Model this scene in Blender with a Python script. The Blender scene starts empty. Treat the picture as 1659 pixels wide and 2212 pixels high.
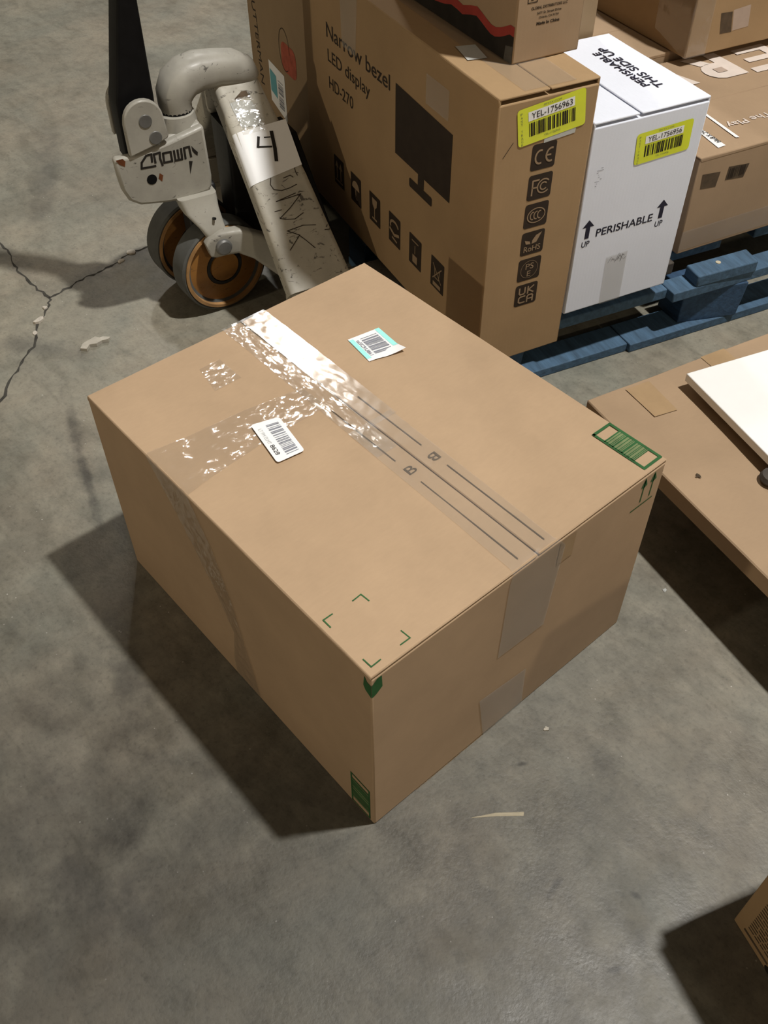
import bpy, bmesh, math, random
from mathutils import Vector, Matrix, noise

# ------------------------------------------------------------------ scene, camera, lights
scn = bpy.context.scene
COL = scn.collection
F_PX, IW, IH = 2029.37, 1659.0, 2212.0
PITCH, ROLL, YAW = 0.829012, -0.002443, -0.856068
cam_d = bpy.data.cameras.new('camera'); cam = bpy.data.objects.new('camera', cam_d); COL.objects.link(cam)
cam_d.sensor_fit = 'VERTICAL'; cam_d.sensor_height = 36.0; cam_d.lens = F_PX * 36.0 / IH
cam_d.clip_start = 0.02; cam_d.clip_end = 200
fw = Vector((math.sin(YAW) * math.cos(PITCH), math.cos(YAW) * math.cos(PITCH), -math.sin(PITCH)))
rt = Vector((math.cos(YAW), -math.sin(YAW), 0)); up = rt.cross(fw)
r2 = math.cos(ROLL) * rt + math.sin(ROLL) * up; u2 = -math.sin(ROLL) * rt + math.cos(ROLL) * up
mw = Matrix.Identity(4)
for i in range(3):
    mw[i][0] = r2[i]; mw[i][1] = u2[i]; mw[i][2] = -fw[i]
mw.translation = Vector((0.4197, -0.3457, 1.215))
cam.matrix_world = mw
scn.camera = cam

world = bpy.data.worlds.new('world'); scn.world = world; world.use_nodes = True
bgn = world.node_tree.nodes['Background']
bgn.inputs[0].default_value = (1.0, 0.80, 0.58, 1); bgn.inputs[1].default_value = 0.115

def lamp(name, loc, power, radius=0.13, col=(1.0, 0.97, 0.92)):
    l = bpy.data.lights.new(name, 'POINT'); l.energy = power; l.shadow_soft_size = radius; l.color = col
    o = bpy.data.objects.new(name, l); COL.objects.link(o); o.location = loc
    return o
LAMP = 1215
lamp('bay_or_fill_lamp', (0.96, 1.57, 5.4), LAMP, 0.10)
lamp('bay_or_fill_lamp', (-6.0, 3.97, 5.4), LAMP * 0.38, 0.20)
lamp('bay_or_fill_lamp', (8.6, -0.9, 5.4), LAMP * 0.34, 0.22, (1.0, 0.86, 0.64))
lamp('bay_or_fill_lamp', (-3.0, -17.0, 5.4), LAMP * 1.5, 0.22, (1.0, 0.86, 0.64))  # unseen fill lamp, added far off to brighten left-hand sides without the floor

vs = scn.view_settings
vs.view_transform = 'Standard'; vs.look = 'None'; vs.exposure = 0.0; vs.gamma = 1.0; vs.use_curve_mapping = False

random.seed(11)
R = math.radians

# ------------------------------------------------------------------ materials
def nodes(name):
    m = bpy.data.materials.new(name); m.use_nodes = True
    nt = m.node_tree; b = nt.nodes['Principled BSDF']
    return m, nt, b
def N(nt, t, **kw):
    n = nt.nodes.new(t)
    for k, v in kw.items():
        if hasattr(n, k): setattr(n, k, v)
        else: n.inputs[k.replace('_', ' ')].default_value = v
    return n
def noise_n(nt, vec, scale, detail=4, rough=0.55, dist=0.0):
    n = N(nt, 'ShaderNodeTexNoise'); n.inputs['Scale'].default_value = scale; n.inputs['Detail'].default_value = detail
    n.inputs['Roughness'].default_value = rough; n.inputs['Distortion'].default_value = dist
    nt.links.new(vec, n.inputs['Vector']); return n.outputs['Fac']
def ramp(nt, fac, stops, interp='LINEAR'):
    r = N(nt, 'ShaderNodeValToRGB'); r.color_ramp.interpolation = interp
    e = r.color_ramp.elements
    while len(e) < len(stops): e.new(0.5)
    for k, (p, c) in enumerate(stops):
        e[k].position = p; e[k].color = (c if len(c) == 4 else (*c, 1)) if isinstance(c, tuple) else (c, c, c, 1)
    nt.links.new(fac, r.inputs[0]); return r.outputs[0]
def mixc(nt, fac, a, b, mode='MIX'):
    m = N(nt, 'ShaderNodeMix', data_type='RGBA', blend_type=mode)
    for s, v in ((0, fac), (6, a), (7, b)):
        if hasattr(v, 'links'): nt.links.new(v, m.inputs[s])
        else: m.inputs[s].default_value = v if not isinstance(v, tuple) else (v if len(v) == 4 else (*v, 1))
    return m.outputs[2]
def math_n(nt, op, a, b=None, c=None):
    m = N(nt, 'ShaderNodeMath', operation=op)
    for k, v in enumerate((a, b, c)):
        if v is None: continue
        if hasattr(v, 'links'): nt.links.new(v, m.inputs[k])
        else: m.inputs[k].default_value = v
    return m.outputs[0]
def coords(nt, scale=(1, 1, 1), kind='Object'):
    tc = N(nt, 'ShaderNodeTexCoord'); mp = N(nt, 'ShaderNodeMapping'); mp.inputs['Scale'].default_value = scale
    nt.links.new(tc.outputs[kind], mp.inputs['Vector']); return mp.outputs[0]
def bump(nt, h, strength, dist, b):
    n = N(nt, 'ShaderNodeBump'); n.inputs['Strength'].default_value = strength; n.inputs['Distance'].default_value = dist
    nt.links.new(h, n.inputs['Height']); nt.links.new(n.outputs[0], b.inputs['Normal']); return n

def m_card(name, c, var=0.10, rough=0.8, flute=0.12):
    m, nt, b = nodes(name); v = coords(nt)
    f = noise_n(nt, v, 7, 5, 0.6); f2 = noise_n(nt, coords(nt, (90, 25, 260)), 3, 3, 0.6)
    lo = tuple(x * (1 - var) for x in c); hi = tuple(min(1, x * (1 + var)) for x in c)
    col = ramp(nt, f, [(0.3, lo), (0.7, hi)])
    col = mixc(nt, 0.28, col, mixc(nt, f2, tuple(x * 0.8 for x in c), tuple(min(1, x * 1.15) for x in c)))
    nt.links.new(col, b.inputs['Base Color'])
    b.inputs['Roughness'].default_value = rough; b.inputs['Specular IOR Level'].default_value = 0.22
    fl = N(nt, 'ShaderNodeTexWave', wave_type='BANDS', bands_direction='X'); fl.inputs['Scale'].default_value = 45
    nt.links.new(v, fl.inputs['Vector'])
    h = math_n(nt, 'MULTIPLY_ADD', fl.outputs['Fac'], flute, noise_n(nt, v, 30, 4))
    bump(nt, h, 0.10, 0.002, b)
    return m
def m_plain(name, c, rough=0.6, spec=0.3, metal=0.0, var=0.06, scale=40, b_str=0.0):
    m, nt, b = nodes(name); v = coords(nt)
    f = noise_n(nt, v, scale, 3)
    nt.links.new(ramp(nt, f, [(0.3, tuple(x * (1 - var) for x in c)), (0.7, tuple(min(1, x * (1 + var)) for x in c))]), b.inputs['Base Color'])
    b.inputs['Roughness'].default_value = rough; b.inputs['Specular IOR Level'].default_value = spec; b.inputs['Metallic'].default_value = metal
    if b_str: bump(nt, noise_n(nt, v, scale * 2, 4), b_str, 0.002, b)
    return m

def m_floor():
    m, nt, b = nodes('concrete'); v = coords(nt)
    f1 = noise_n(nt, v, 1.6, 6, 0.6, 0.6); f2 = noise_n(nt, v, 8, 6, 0.65, 0.3); f3 = noise_n(nt, v, 160, 3, 0.6); f4 = noise_n(nt, coords(nt, (3.0, 11, 1)), 2.2, 5, 0.62, 0.8)
    c = ramp(nt, f1, [(0.28, (0.180, 0.174, 0.143)), (0.52, (0.235, 0.221, 0.181)), (0.75, (0.280, 0.259, 0.208))])
    hue = noise_n(nt, v, 3.7, 5, 0.6, 0.5); c = mixc(nt, 1.0, c, ramp(nt, hue, [(0.36, (1.045, 1.0, 0.95)), (0.64, (0.96, 1.0, 1.0))]), 'MULTIPLY')
    f5 = noise_n(nt, v, 38, 7, 0.7); c = mixc(nt, 0.8, c, ramp(nt, f5, [(0.30, (0.72, 0.72, 0.72)), (0.5, (1, 1, 1)), (0.74, (1.22, 1.22, 1.2))]), 'MULTIPLY')
    c = mixc(nt, 0.75, c, ramp(nt, f2, [(0.28, (0.74, 0.74, 0.74)), (0.5, (1, 1, 1)), (0.72, (1.14, 1.12, 1.10))]), 'MULTIPLY')
    c = mixc(nt, 0.6, c, ramp(nt, f4, [(0.32, (0.70, 0.70, 0.68)), (0.50, (1, 1, 1))]), 'MULTIPLY')
    c = mixc(nt, 0.6, c, ramp(nt, f3, [(0.28, (0.62, 0.62, 0.62)), (0.45, (1, 1, 1)), (0.8, (1.12, 1.12, 1.12))]), 'MULTIPLY')
    # fine pale grit
    vo = N(nt, 'ShaderNodeTexVoronoi'); vo.inputs['Scale'].default_value = 62; nt.links.new(v, vo.inputs['Vector'])
    g = ramp(nt, vo.outputs['Distance'], [(0.05, 1.0), (0.085, 0.0)])
    sel = ramp(nt, noise_n(nt, v, 23, 2), [(0.53, 0.0), (0.60, 1.0)])
    c = mixc(nt, math_n(nt, 'MULTIPLY', g, sel), c, (0.5, 0.48, 0.43))
    # scuff marks and worn, stained patches
    d = noise_n(nt, v, 14, 5, 0.65)
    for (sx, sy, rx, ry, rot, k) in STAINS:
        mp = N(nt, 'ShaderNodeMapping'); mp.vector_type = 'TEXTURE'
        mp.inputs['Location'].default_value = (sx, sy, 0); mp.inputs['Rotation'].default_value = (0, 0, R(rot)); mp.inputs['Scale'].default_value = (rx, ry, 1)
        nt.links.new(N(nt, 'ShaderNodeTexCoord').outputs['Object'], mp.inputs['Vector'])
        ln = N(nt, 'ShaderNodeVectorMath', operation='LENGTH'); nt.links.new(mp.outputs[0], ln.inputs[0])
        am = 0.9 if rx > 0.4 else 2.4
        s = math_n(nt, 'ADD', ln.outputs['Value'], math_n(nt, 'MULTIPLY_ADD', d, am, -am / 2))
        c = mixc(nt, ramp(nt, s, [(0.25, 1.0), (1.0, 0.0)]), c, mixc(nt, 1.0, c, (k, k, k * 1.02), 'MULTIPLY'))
    nt.links.new(c, b.inputs['Base Color'])
    r = ramp(nt, f2, [(0.3, 0.36), (0.7, 0.62)]); nt.links.new(r, b.inputs['Roughness'])
    b.inputs['Specular IOR Level'].default_value = 0.45
    bump(nt, math_n(nt, 'ADD', f3, math_n(nt, 'MULTIPLY', f2, 1.5)), 0.25, 0.0015, b)
    return m
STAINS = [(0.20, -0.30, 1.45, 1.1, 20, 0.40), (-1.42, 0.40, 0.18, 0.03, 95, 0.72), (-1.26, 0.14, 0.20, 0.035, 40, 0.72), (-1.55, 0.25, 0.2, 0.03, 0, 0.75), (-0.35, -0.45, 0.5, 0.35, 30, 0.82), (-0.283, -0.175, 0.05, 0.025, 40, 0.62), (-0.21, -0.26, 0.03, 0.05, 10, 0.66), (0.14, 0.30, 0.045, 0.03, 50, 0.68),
          (-0.95, 0.07, 0.20, 0.016, 160, 0.60), (-0.80, 0.02, 0.20, 0.010, 162, 0.66), (-0.42, -0.13, 0.09, 0.03, -20, 0.75), (-0.16, -0.33, 0.09, 0.05, 30, 0.72),
          (0.03, 0.55, 0.05, 0.02, 60, 0.75), (-1.9, 0.5, 0.35, 0.05, 150, 0.72), (-2.1, 0.95, 0.3, 0.08, 170, 0.72),
          (0.215, 0.12, 0.020, 0.006, 100, 0.5), (0.33, 0.10, 0.010, 0.004, 60, 0.5), (0.29, 0.19, 0.008, 0.005, 20, 0.5), (0.07, 0.215, 0.012, 0.004, 60, 0.45)]

def m_tape(name, haze=0.10, facet=0.12, scale=60, gloss=0.2, stretch=(1.0, 2.0, 1.0), f0=0.05, fine=0.5, tint=(0.97, 0.965, 0.95)):
    """clear film: see-through, a little milky, its crumples breaking into small glossy facets"""
    m = bpy.data.materials.new(name); m.use_nodes = True; nt = m.node_tree; nt.nodes.clear()
    out = N(nt, 'ShaderNodeOutputMaterial')
    v = coords(nt, stretch)
    dn = N(nt, 'ShaderNodeTexNoise'); dn.inputs['Scale'].default_value = scale * 0.6; dn.inputs['Detail'].default_value = 2; nt.links.new(v, dn.inputs['Vector'])
    wv_ = N(nt, 'ShaderNodeVectorMath', operation='MULTIPLY_ADD'); nt.links.new(dn.outputs['Color'], wv_.inputs[0]); wv_.inputs[1].default_value = (1.6 / scale,) * 3; nt.links.new(v, wv_.inputs[2])
    geo = N(nt, 'ShaderNodeNewGeometry'); nrm = geo.outputs['Normal']
    # areas that are smooth and areas that are crumpled
    act = ramp(nt, noise_n(nt, coords(nt), 13, 3), [(0.38, 0.25), (0.62, 1.0)])
    for sc, k in ((scale, facet), (scale * 2.7, facet * fine)):
        vo = N(nt, 'ShaderNodeTexVoronoi'); vo.inputs['Scale'].default_value = sc; nt.links.new(wv_.outputs[0], vo.inputs['Vector'])
        c = N(nt, 'ShaderNodeVectorMath', operation='SUBTRACT'); nt.links.new(vo.outputs['Color'], c.inputs[0]); c.inputs[1].default_value = (0.5, 0.5, 0.5)
        kk = N(nt, 'ShaderNodeVectorMath', operation='SCALE'); nt.links.new(c.outputs[0], kk.inputs[0]); nt.links.new(math_n(nt, 'MULTIPLY', act, 2 * k), kk.inputs['Scale'])
        ad = N(nt, 'ShaderNodeVectorMath', operation='ADD'); nt.links.new(nrm, ad.inputs[0]); nt.links.new(kk.outputs[0], ad.inputs[1]); nrm = ad.outputs[0]
    no = N(nt, 'ShaderNodeVectorMath', operation='NORMALIZE'); nt.links.new(nrm, no.inputs[0])
    tr = N(nt, 'ShaderNodeBsdfTransparent'); tr.inputs[0].default_value = (*tint, 1)
    df = N(nt, 'ShaderNodeBsdfDiffuse'); df.inputs[0].default_value = (0.62, 0.6, 0.56, 1)
    gl = N(nt, 'ShaderNodeBsdfGlossy'); gl.inputs['Roughness'].default_value = gloss
    nt.links.new(no.outputs[0], gl.inputs['Normal'])
    lw = N(nt, 'ShaderNodeLayerWeight'); lw.inputs['Blend'].default_value = 0.5
    f5 = math_n(nt, 'POWER', lw.outputs['Facing'], 5.0)
    fr = math_n(nt, 'MULTIPLY_ADD', f5, 0.75, f0)
    a = N(nt, 'ShaderNodeMixShader'); a.inputs[0].default_value = haze; nt.links.new(tr.outputs[0], a.inputs[1]); nt.links.new(df.outputs[0], a.inputs[2])
    c = N(nt, 'ShaderNodeMixShader'); nt.links.new(fr, c.inputs[0]); nt.links.new(a.outputs[0], c.inputs[1]); nt.links.new(gl.outputs[0], c.inputs[2])
    nt.links.new(c.outputs[0], out.inputs['Surface'])
    return m

def m_paint(name, c, scuff=(0.05, 0.045, 0.04), amount=0.60, rough=0.38, dirt=0.3):
    m, nt, b = nodes(name); v = coords(nt)
    f = noise_n(nt, v, 9, 5, 0.65); s = noise_n(nt, coords(nt, (1, 1, 2.2)), 42, 5, 0.7, 1.2)
    col = ramp(nt, f, [(0.25, tuple(x * (1 - dirt) for x in c)), (0.6, c)])
    k = ramp(nt, s, [(amount, 0.0), (amount + 0.05, 0.85)])
    nt.links.new(mixc(nt, k, col, scuff), b.inputs['Base Color'])
    nt.links.new(ramp(nt, s, [(0.4, rough), (0.7, rough + 0.3)]), b.inputs['Roughness'])
    b.inputs['Specular IOR Level'].default_value = 0.5
    bump(nt, f, 0.12, 0.002, b)
    return m

def m_wood_paint(name, c, bare=(0.25, 0.2, 0.14)):
    m, nt, b = nodes(name); v = coords(nt, (30, 4, 30))
    f = noise_n(nt, v, 3, 6, 0.65); w = noise_n(nt, coords(nt), 25, 5, 0.7)
    col = ramp(nt, f, [(0.25, tuple(x * 0.5 for x in c)), (0.7, tuple(x * 1.15 for x in c))])
    nt.links.new(mixc(nt, ramp(nt, w, [(0.68, 0.0), (0.74, 0.7)]), col, bare), b.inputs['Base Color'])
    b.inputs['Roughness'].default_value = 0.75; bump(nt, f, 0.5, 0.003, b)
    return m

KR = (0.425, 0.300, 0.190)
M = dict(
    floor=m_floor(), crack=m_plain('crack_dirt', (0.06, 0.057, 0.05), 0.95, 0.05, var=0.3),
    card=m_card('kraft_board', KR), card2=m_card('kraft_board_brown', (0.345, 0.232, 0.125)), card3=m_card('kraft_board_pale', (0.355, 0.25, 0.158)),
    card4=m_card('kraft_board_dull', (0.29, 0.205, 0.12)),
    edge=m_plain('corrugated_edge', (0.36, 0.25, 0.14), 0.9, 0.1, var=0.35, scale=300),
    white=m_card('white_board', (0.74, 0.78, 0.88), 0.03), panel=m_plain('white_melamine', (0.88, 0.88, 0.87), 0.35, 0.4, var=0.01),
    panel_edge=m_plain('white_edge', (0.66, 0.66, 0.64), 0.5, 0.3, var=0.03),
    green=m_plain('green_ink', (0.030, 0.105, 0.035), 0.75, 0.2, var=0.2), green_pale=m_plain('green_ink_worn', (0.17, 0.21, 0.10), 0.75, 0.2, var=0.15),
    ink=m_plain('black_ink', (0.020, 0.017, 0.014), 0.7, 0.2, var=0.2), ink_brown=m_plain('brown_black_ink', (0.032, 0.022, 0.015), 0.7, 0.2, var=0.15),
    ink_grey=m_plain('grey_ink', (0.22, 0.23, 0.27), 0.6, 0.3, var=0.15), ink_pale=m_plain('pale_grey_ink', (0.55, 0.57, 0.57), 0.6, 0.3, var=0.1),
    ink_line=m_plain('worn_line_ink', (0.085, 0.060, 0.038), 0.8, 0.2, var=0.3), ink_navy=m_plain('navy_ink', (0.013, 0.013, 0.030), 0.6, 0.3, var=0.2),
    red=m_plain('red_ink', (0.32, 0.045, 0.035), 0.7, 0.2, var=0.12), red_faint=m_plain('faded_red_ink', (0.36, 0.09, 0.055), 0.8, 0.2, var=0.2, scale=60),
    paper=m_plain('white_paper', (0.82, 0.83, 0.84), 0.45, 0.4, var=0.01), paper_dull=m_plain('dull_paper', (0.46, 0.47, 0.45), 0.6, 0.3, var=0.05),
    teal=m_plain('aqua_paper', (0.32, 0.80, 0.76), 0.45, 0.4, var=0.02), teal2=m_plain('teal_paper', (0.10, 0.36, 0.42), 0.5, 0.3, var=0.03),
    yellow=m_plain('fluorescent_yellow_paper', (0.66, 0.72, 0.03), 0.4, 0.4, var=0.03), kraft_print=m_plain('bare_kraft_print', (0.30, 0.215, 0.135), 0.8, 0.2),
    white_ink=m_plain('white_print', (0.66, 0.58, 0.52), 0.7, 0.25, var=0.05), grey_shadow_ink=m_plain('light_brown_print', (0.42, 0.33, 0.27), 0.7, 0.2, var=0.05),
    tape=m_tape('clear_packing_tape', 0.10, 0.10, 70, 0.13, f0=0.08), tape_gloss=m_tape('glossy_clear_tape', 0.08, 0.025, 60, 0.18, f0=0.09), tape_flat=m_tape('smooth_clear_tape', 0.10, 0.05, 40, 0.2, (1, 2, 1), 0.05), tape_wrap=m_tape('crumpled_clear_wrap', 0.06, 0.13, 80, 0.11, (2.2, 1, 1), 0.07, 0.8), tape_side=m_tape('slick_clear_tape', 0.08, 0.03, 45, 0.27, (1, 1, 1), 0.12, 0.3), tape_thin=m_tape('thin_clear_tape', 0.14, 0.02, 30, 0.3, f0=0.03),
    tape_brown=m_plain('brown_packing_tape', (0.36, 0.245, 0.135), 0.45, 0.3, var=0.06),
    jack=m_paint('worn_cream_grey_enamel', (0.36, 0.345, 0.30), amount=0.63), jack2=m_paint('scuffed_cream_grey_enamel', (0.47, 0.445, 0.38), amount=0.59, rough=0.55),
    black=m_plain('black_enamel', (0.004, 0.004, 0.0045), 0.55, 0.18, var=0.3), dark=m_plain('dark_greasy_steel', (0.02, 0.02, 0.02), 0.5, 0.4, var=0.3),
    tire=m_plain('grey_polyurethane', (0.085, 0.087, 0.082), 0.75, 0.3, var=0.12), hub=m_paint('rusty_amber_nylon', (0.30, 0.135, 0.028), (0.12, 0.06, 0.02), 0.62, 0.42, 0.35),
    hub_rim=m_plain('amber_rim', (0.36, 0.20, 0.08), 0.5, 0.35, var=0.2), steel=m_plain('bolt_steel', (0.16, 0.16, 0.155), 0.45, 0.5, 0.4, 0.15),
    rust=m_plain('rust', (0.13, 0.045, 0.018), 0.9, 0.1, var=0.3),
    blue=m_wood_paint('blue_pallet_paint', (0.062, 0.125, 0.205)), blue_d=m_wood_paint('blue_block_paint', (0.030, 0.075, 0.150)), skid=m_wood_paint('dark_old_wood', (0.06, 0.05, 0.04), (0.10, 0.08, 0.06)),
    scrap=m_plain('torn_grey_paper', (0.45, 0.42, 0.36), 0.85, 0.1, var=0.1), chip=m_plain('pale_concrete_chip', (0.52, 0.48, 0.42), 0.9, 0.1, var=0.15),
    splinter=m_plain('pale_wood', (0.50, 0.45, 0.34), 0.75, 0.2, var=0.1),
)

# ------------------------------------------------------------------ mesh helpers
class MB:
    def __init__(s): s.v = []; s.f = []
    def add(s, vs, fs):
        o = len(s.v); s.v += [tuple(p) for p in vs]; s.f += [tuple(i + o for i in f) for f in fs]; return s
    def box(s, x0, x1, y0, y1, z0, z1):
        return s.add([(x0, y0, z0), (x1, y0, z0), (x1, y1, z0), (x0, y1, z0), (x0, y0, z1), (x1, y0, z1), (x1, y1, z1), (x0, y1, z1)],
                     [(3, 2, 1, 0), (4, 5, 6, 7), (0, 1, 5, 4), (1, 2, 6, 5), (2, 3, 7, 6), (3, 0, 4, 7)])
    def poly(s, pts): return s.add(pts, [tuple(range(len(pts)))])
    def prism(s, pts, off):
        n = len(pts); off = Vector(off); a = [Vector(p) for p in pts]
        return s.add(a + [p + off for p in a], [tuple(reversed(range(n))), tuple(range(n, 2 * n))] + [(i, (i + 1) % n, n + (i + 1) % n, n + i) for i in range(n)])
    def loft(s, secs, cap=True):
        n = len(secs[0]); o = []
        for c in secs: o += [tuple(p) for p in c]
        fs = []
        for k in range(len(secs) - 1):
            for i in range(n):
                j = (i + 1) % n; fs.append((k * n + i, k * n + j, (k + 1) * n + j, (k + 1) * n + i))
        if cap: fs += [tuple(reversed(range(n))), tuple(range((len(secs) - 1) * n, len(secs) * n))]
        return s.add(o, fs)
    def cyl(s, c, axis, r, h, n=32, r2=None):
        c = Vector(c); ax = Vector(axis).normalized(); t = ax.orthogonal().normalized(); w = ax.cross(t); r2 = r if r2 is None else r2
        ring = lambda cc, rr: [cc + rr * (math.cos(2 * math.pi * i / n) * t + math.sin(2 * math.pi * i / n) * w) for i in range(n)]
        return s.loft([ring(c, r), ring(c + ax * h, r2)])
    def lathe(s, c, axis, prof, n=56, cap=True):
        c = Vector(c); ax = Vector(axis).normalized(); t = ax.orthogonal().normalized(); w = ax.cross(t)
        return s.loft([[c + ax * h + r * (math.cos(2 * math.pi * i / n) * t + math.sin(2 * math.pi * i / n) * w) for i in range(n)] for r, h in prof], cap)
    def build(s, name, mat, parent=None, bevel=0.0, smooth=False, seg=2, recalc=True):
        me = bpy.data.meshes.new(name); me.from_pydata(s.v, [], s.f); me.update()
        if recalc:
            bm = bmesh.new(); bm.from_mesh(me); bmesh.ops.recalc_face_normals(bm, faces=bm.faces); bm.to_mesh(me); bm.free()
        me.materials.append(M[mat])
        o = bpy.data.objects.new(name, me); COL.objects.link(o)
        if parent is not None: o.parent = parent
        if bevel:
            b = o.modifiers.new('bevel', 'BEVEL'); b.width = bevel; b.segments = seg; b.limit_method = 'ANGLE'; b.angle_limit = R(35)
        if smooth or bevel:
            for p in me.polygons: p.use_smooth = True
            me.set_sharp_from_angle(angle=R(40))
        return o

def thing(name, label, cat, loc=(0, 0, 0), rot=0.0, group=None):
    o = bpy.data.objects.new(name, None); COL.objects.link(o); o.empty_display_size = 0.05
    o.location = loc; o.rotation_euler = (0, 0, R(rot)); o['label'] = label; o['category'] = cat
    if group: o['group'] = group
    return o
def tag(o, label, cat, group=None):
    o['label'] = label; o['category'] = cat
    if group: o['group'] = group
    return o

class Face:
    """a flat face of a thing: p(u, v) gives a point slightly proud of it"""
    def __init__(s, o, u, v, lift=0.0004):
        s.o = Vector(o); s.u = Vector(u).normalized(); s.v = Vector(v).normalized(); s.n = s.u.cross(s.v); s.l = lift
    def p(s, u, v, k=1.0): return s.o + s.u * u + s.v * v + s.n * (s.l * k)
    def quad(s, c): return Quad(s, c)
class Quad:
    """bilinear patch on a face given its four corners (u0v0, u1v0, u1v1, u0v1)"""
    def __init__(s, f, c): s.f = f; s.c = [Vector((a, b, 0)) for a, b in c]; s.l = 1.0
    def p(s, a, b, k=1.0):
        c = s.c; q = (c[0] * (1 - a) + c[1] * a) * (1 - b) + (c[3] * (1 - a) + c[2] * a) * b
        return s.f.p(q.x, q.y, k)

def patch(name, mat, parent, F, pts, k=1.0): return MB().poly([F.p(a, b, k) for a, b in pts]).build(name, mat, parent)
def rect(name, mat, parent, F, a0, a1, b0, b1, k=1.0, r=0.0, n=5):
    if not r: return patch(name, mat, parent, F, [(a0, b0), (a1, b0), (a1, b1), (a0, b1)], k)
    return patch(name, mat, parent, F, rr_pts(a0, a1, b0, b1, r, n), k)
def rr_pts(a0, a1, b0, b1, r, n=5, rb=None):
    rb = r if rb is None else rb
    out = []
    for cx, cy, st in ((a1 - r, b0 + rb, -90), (a1 - r, b1 - rb, 0), (a0 + r, b1 - rb, 90), (a0 + r, b0 + rb, 180)):
        for i in range(n + 1):
            t = R(st + 90 * i / n); out.append((cx + r * math.cos(t), cy + rb * math.sin(t)))
    return out
def stroke(mb, F, pts, w, k=1.0, closed=False):
    P = [Vector((a, b)) for a, b in pts]
    n = len(P)
    if closed: P = P + [P[0]]
    for i in range(len(P) - 1):
        d = P[i + 1] - P[i]
        if d.length < 1e-7: continue
        d.normalize(); q = Vector((-d.y, d.x)) * (w / 2); e = d * (w * 0.35)
        kk = k + 0.12 * (i % 3); mb.poly([F.p(*(P[i] - e - q), kk), F.p(*(P[i + 1] + e - q), kk), F.p(*(P[i + 1] + e + q), kk), F.p(*(P[i] - e + q), kk)])
    return mb
def arc(cx, cy, rx, ry, a0, a1, n=20): return [(cx + rx * math.cos(R(a0 + (a1 - a0) * i / n)), cy + ry * math.sin(R(a0 + (a1 - a0) * i / n))) for i in range(n + 1)]

_tcache = {}
def text_mesh(txt, bold):
    key = (txt, bold)
    if key in _tcache: return _tcache[key]
    cu = bpy.data.curves.new('t', 'FONT'); cu.body = txt; cu.size = 1; cu.offset = bold; cu.resolution_u = 4
    ob = bpy.data.objects.new('t', cu); COL.objects.link(ob)
    bpy.context.view_layer.update()
    me = bpy.data.meshes.new_from_object(ob.evaluated_get(bpy.context.evaluated_depsgraph_get()))
    vs = [v.co.copy() for v in me.vertices]; fs = [tuple(p.vertices) for p in me.polygons]
    bpy.data.objects.remove(ob); bpy.data.curves.remove(cu); bpy.data.meshes.remove(me)
    x0 = min(v.x for v in vs); x1 = max(v.x for v in vs); y0 = min(v.y for v in vs); y1 = max(v.y for v in vs)
    vs = [((v.x - x0) / (x1 - x0), (v.y - y0) / (y1 - y0)) for v in vs]
    _tcache[key] = (vs, fs); return vs, fs
def text(mb, F, txt, a0, a1, b0, b1, k=1.0, bold=0.0):
    """fit lettering into the a0..a1 x b0..b1 rectangle of F (a = reading direction, b = up)"""
    vs, fs = text_mesh(txt, bold)
    mb.add([F.p(a0 + (a1 - a0) * x, b0 + (b1 - b0) * y, k) for x, y in vs], fs); return mb
class Sub:
    """turned frame on F: reading direction r and up direction u in F's coordinates"""
    def __init__(s, F, o, r, u): s.F = F; s.o = o; s.r = r; s.u = u
    def p(s, a, b, k=1.0): return s.F.p(s.o[0] + s.r[0] * a + s.u[0] * b, s.o[1] + s.r[1] * a + s.u[1] * b, k)
def bars(mb, F, a0, a1, b0, b1, n, seed, k=1.0, along='a'):
    rnd = random.Random(seed); w = [rnd.choice((1, 1, 2, 3)) for _ in range(2 * n - 1)]; t = sum(w); x = 0
    for i, ww in enumerate(w):
        if i % 2 == 0:
            p0, p1 = x / t, (x + ww) / t
            if along == 'a':
                c = a0 + (a1 - a0) * p0, a0 + (a1 - a0) * p1; mb.poly([F.p(c[0], b0, k), F.p(c[1], b0, k), F.p(c[1], b1, k), F.p(c[0], b1, k)])
            else:
                c = b0 + (b1 - b0) * p0, b0 + (b1 - b0) * p1; mb.poly([F.p(a0, c[0], k), F.p(a1, c[0], k), F.p(a1, c[1], k), F.p(a0, c[1], k)])
        x += ww
    return mb

def tape(name, mat, parent, rows, n_len=10, n_wid=14, amp=0.0006, base=0.0006, seed=0.0, fr=90.0):
    """a film laid over a run of (left, right, normal) rows, wrinkled slightly"""
    rs = []
    for i in range(len(rows) - 1):
        a, b = rows[i], rows[i + 1]
        for t in range(n_len):
            q = t / n_len
            rs.append((Vector(a[0]).lerp(Vector(b[0]), q), Vector(a[1]).lerp(Vector(b[1]), q), (Vector(a[2]).lerp(Vector(b[2]), q)).normalized()))
    rs.append((Vector(rows[-1][0]), Vector(rows[-1][1]), Vector(rows[-1][2]).normalized()))
    mb = MB(); vs = []; fs = []
    for l, r, nn in rs:
        for j in range(n_wid + 1):
            p = l.lerp(r, j / n_wid); h = noise.noise(p * fr + Vector((seed, 0, 0))) + 0.5 * noise.noise(p * fr * 2.7 + Vector((0, seed, 0)))
            vs.append(p + nn * (base + amp * max(0.0, h)))
    w = n_wid + 1
    for i in range(len(rs) - 1):
        for j in range(n_wid): fs.append((i * w + j, i * w + j + 1, (i + 1) * w + j + 1, (i + 1) * w + j))
    a, b, c = (Vector(vs[i]) for i in fs[0][:3])
    if (b - a).cross(c - b).dot(rs[0][2]) < 0: fs = [tuple(reversed(f_)) for f_ in fs]
    return mb.add(vs, fs).build(name, mat, parent, smooth=True, recalc=False)

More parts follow.
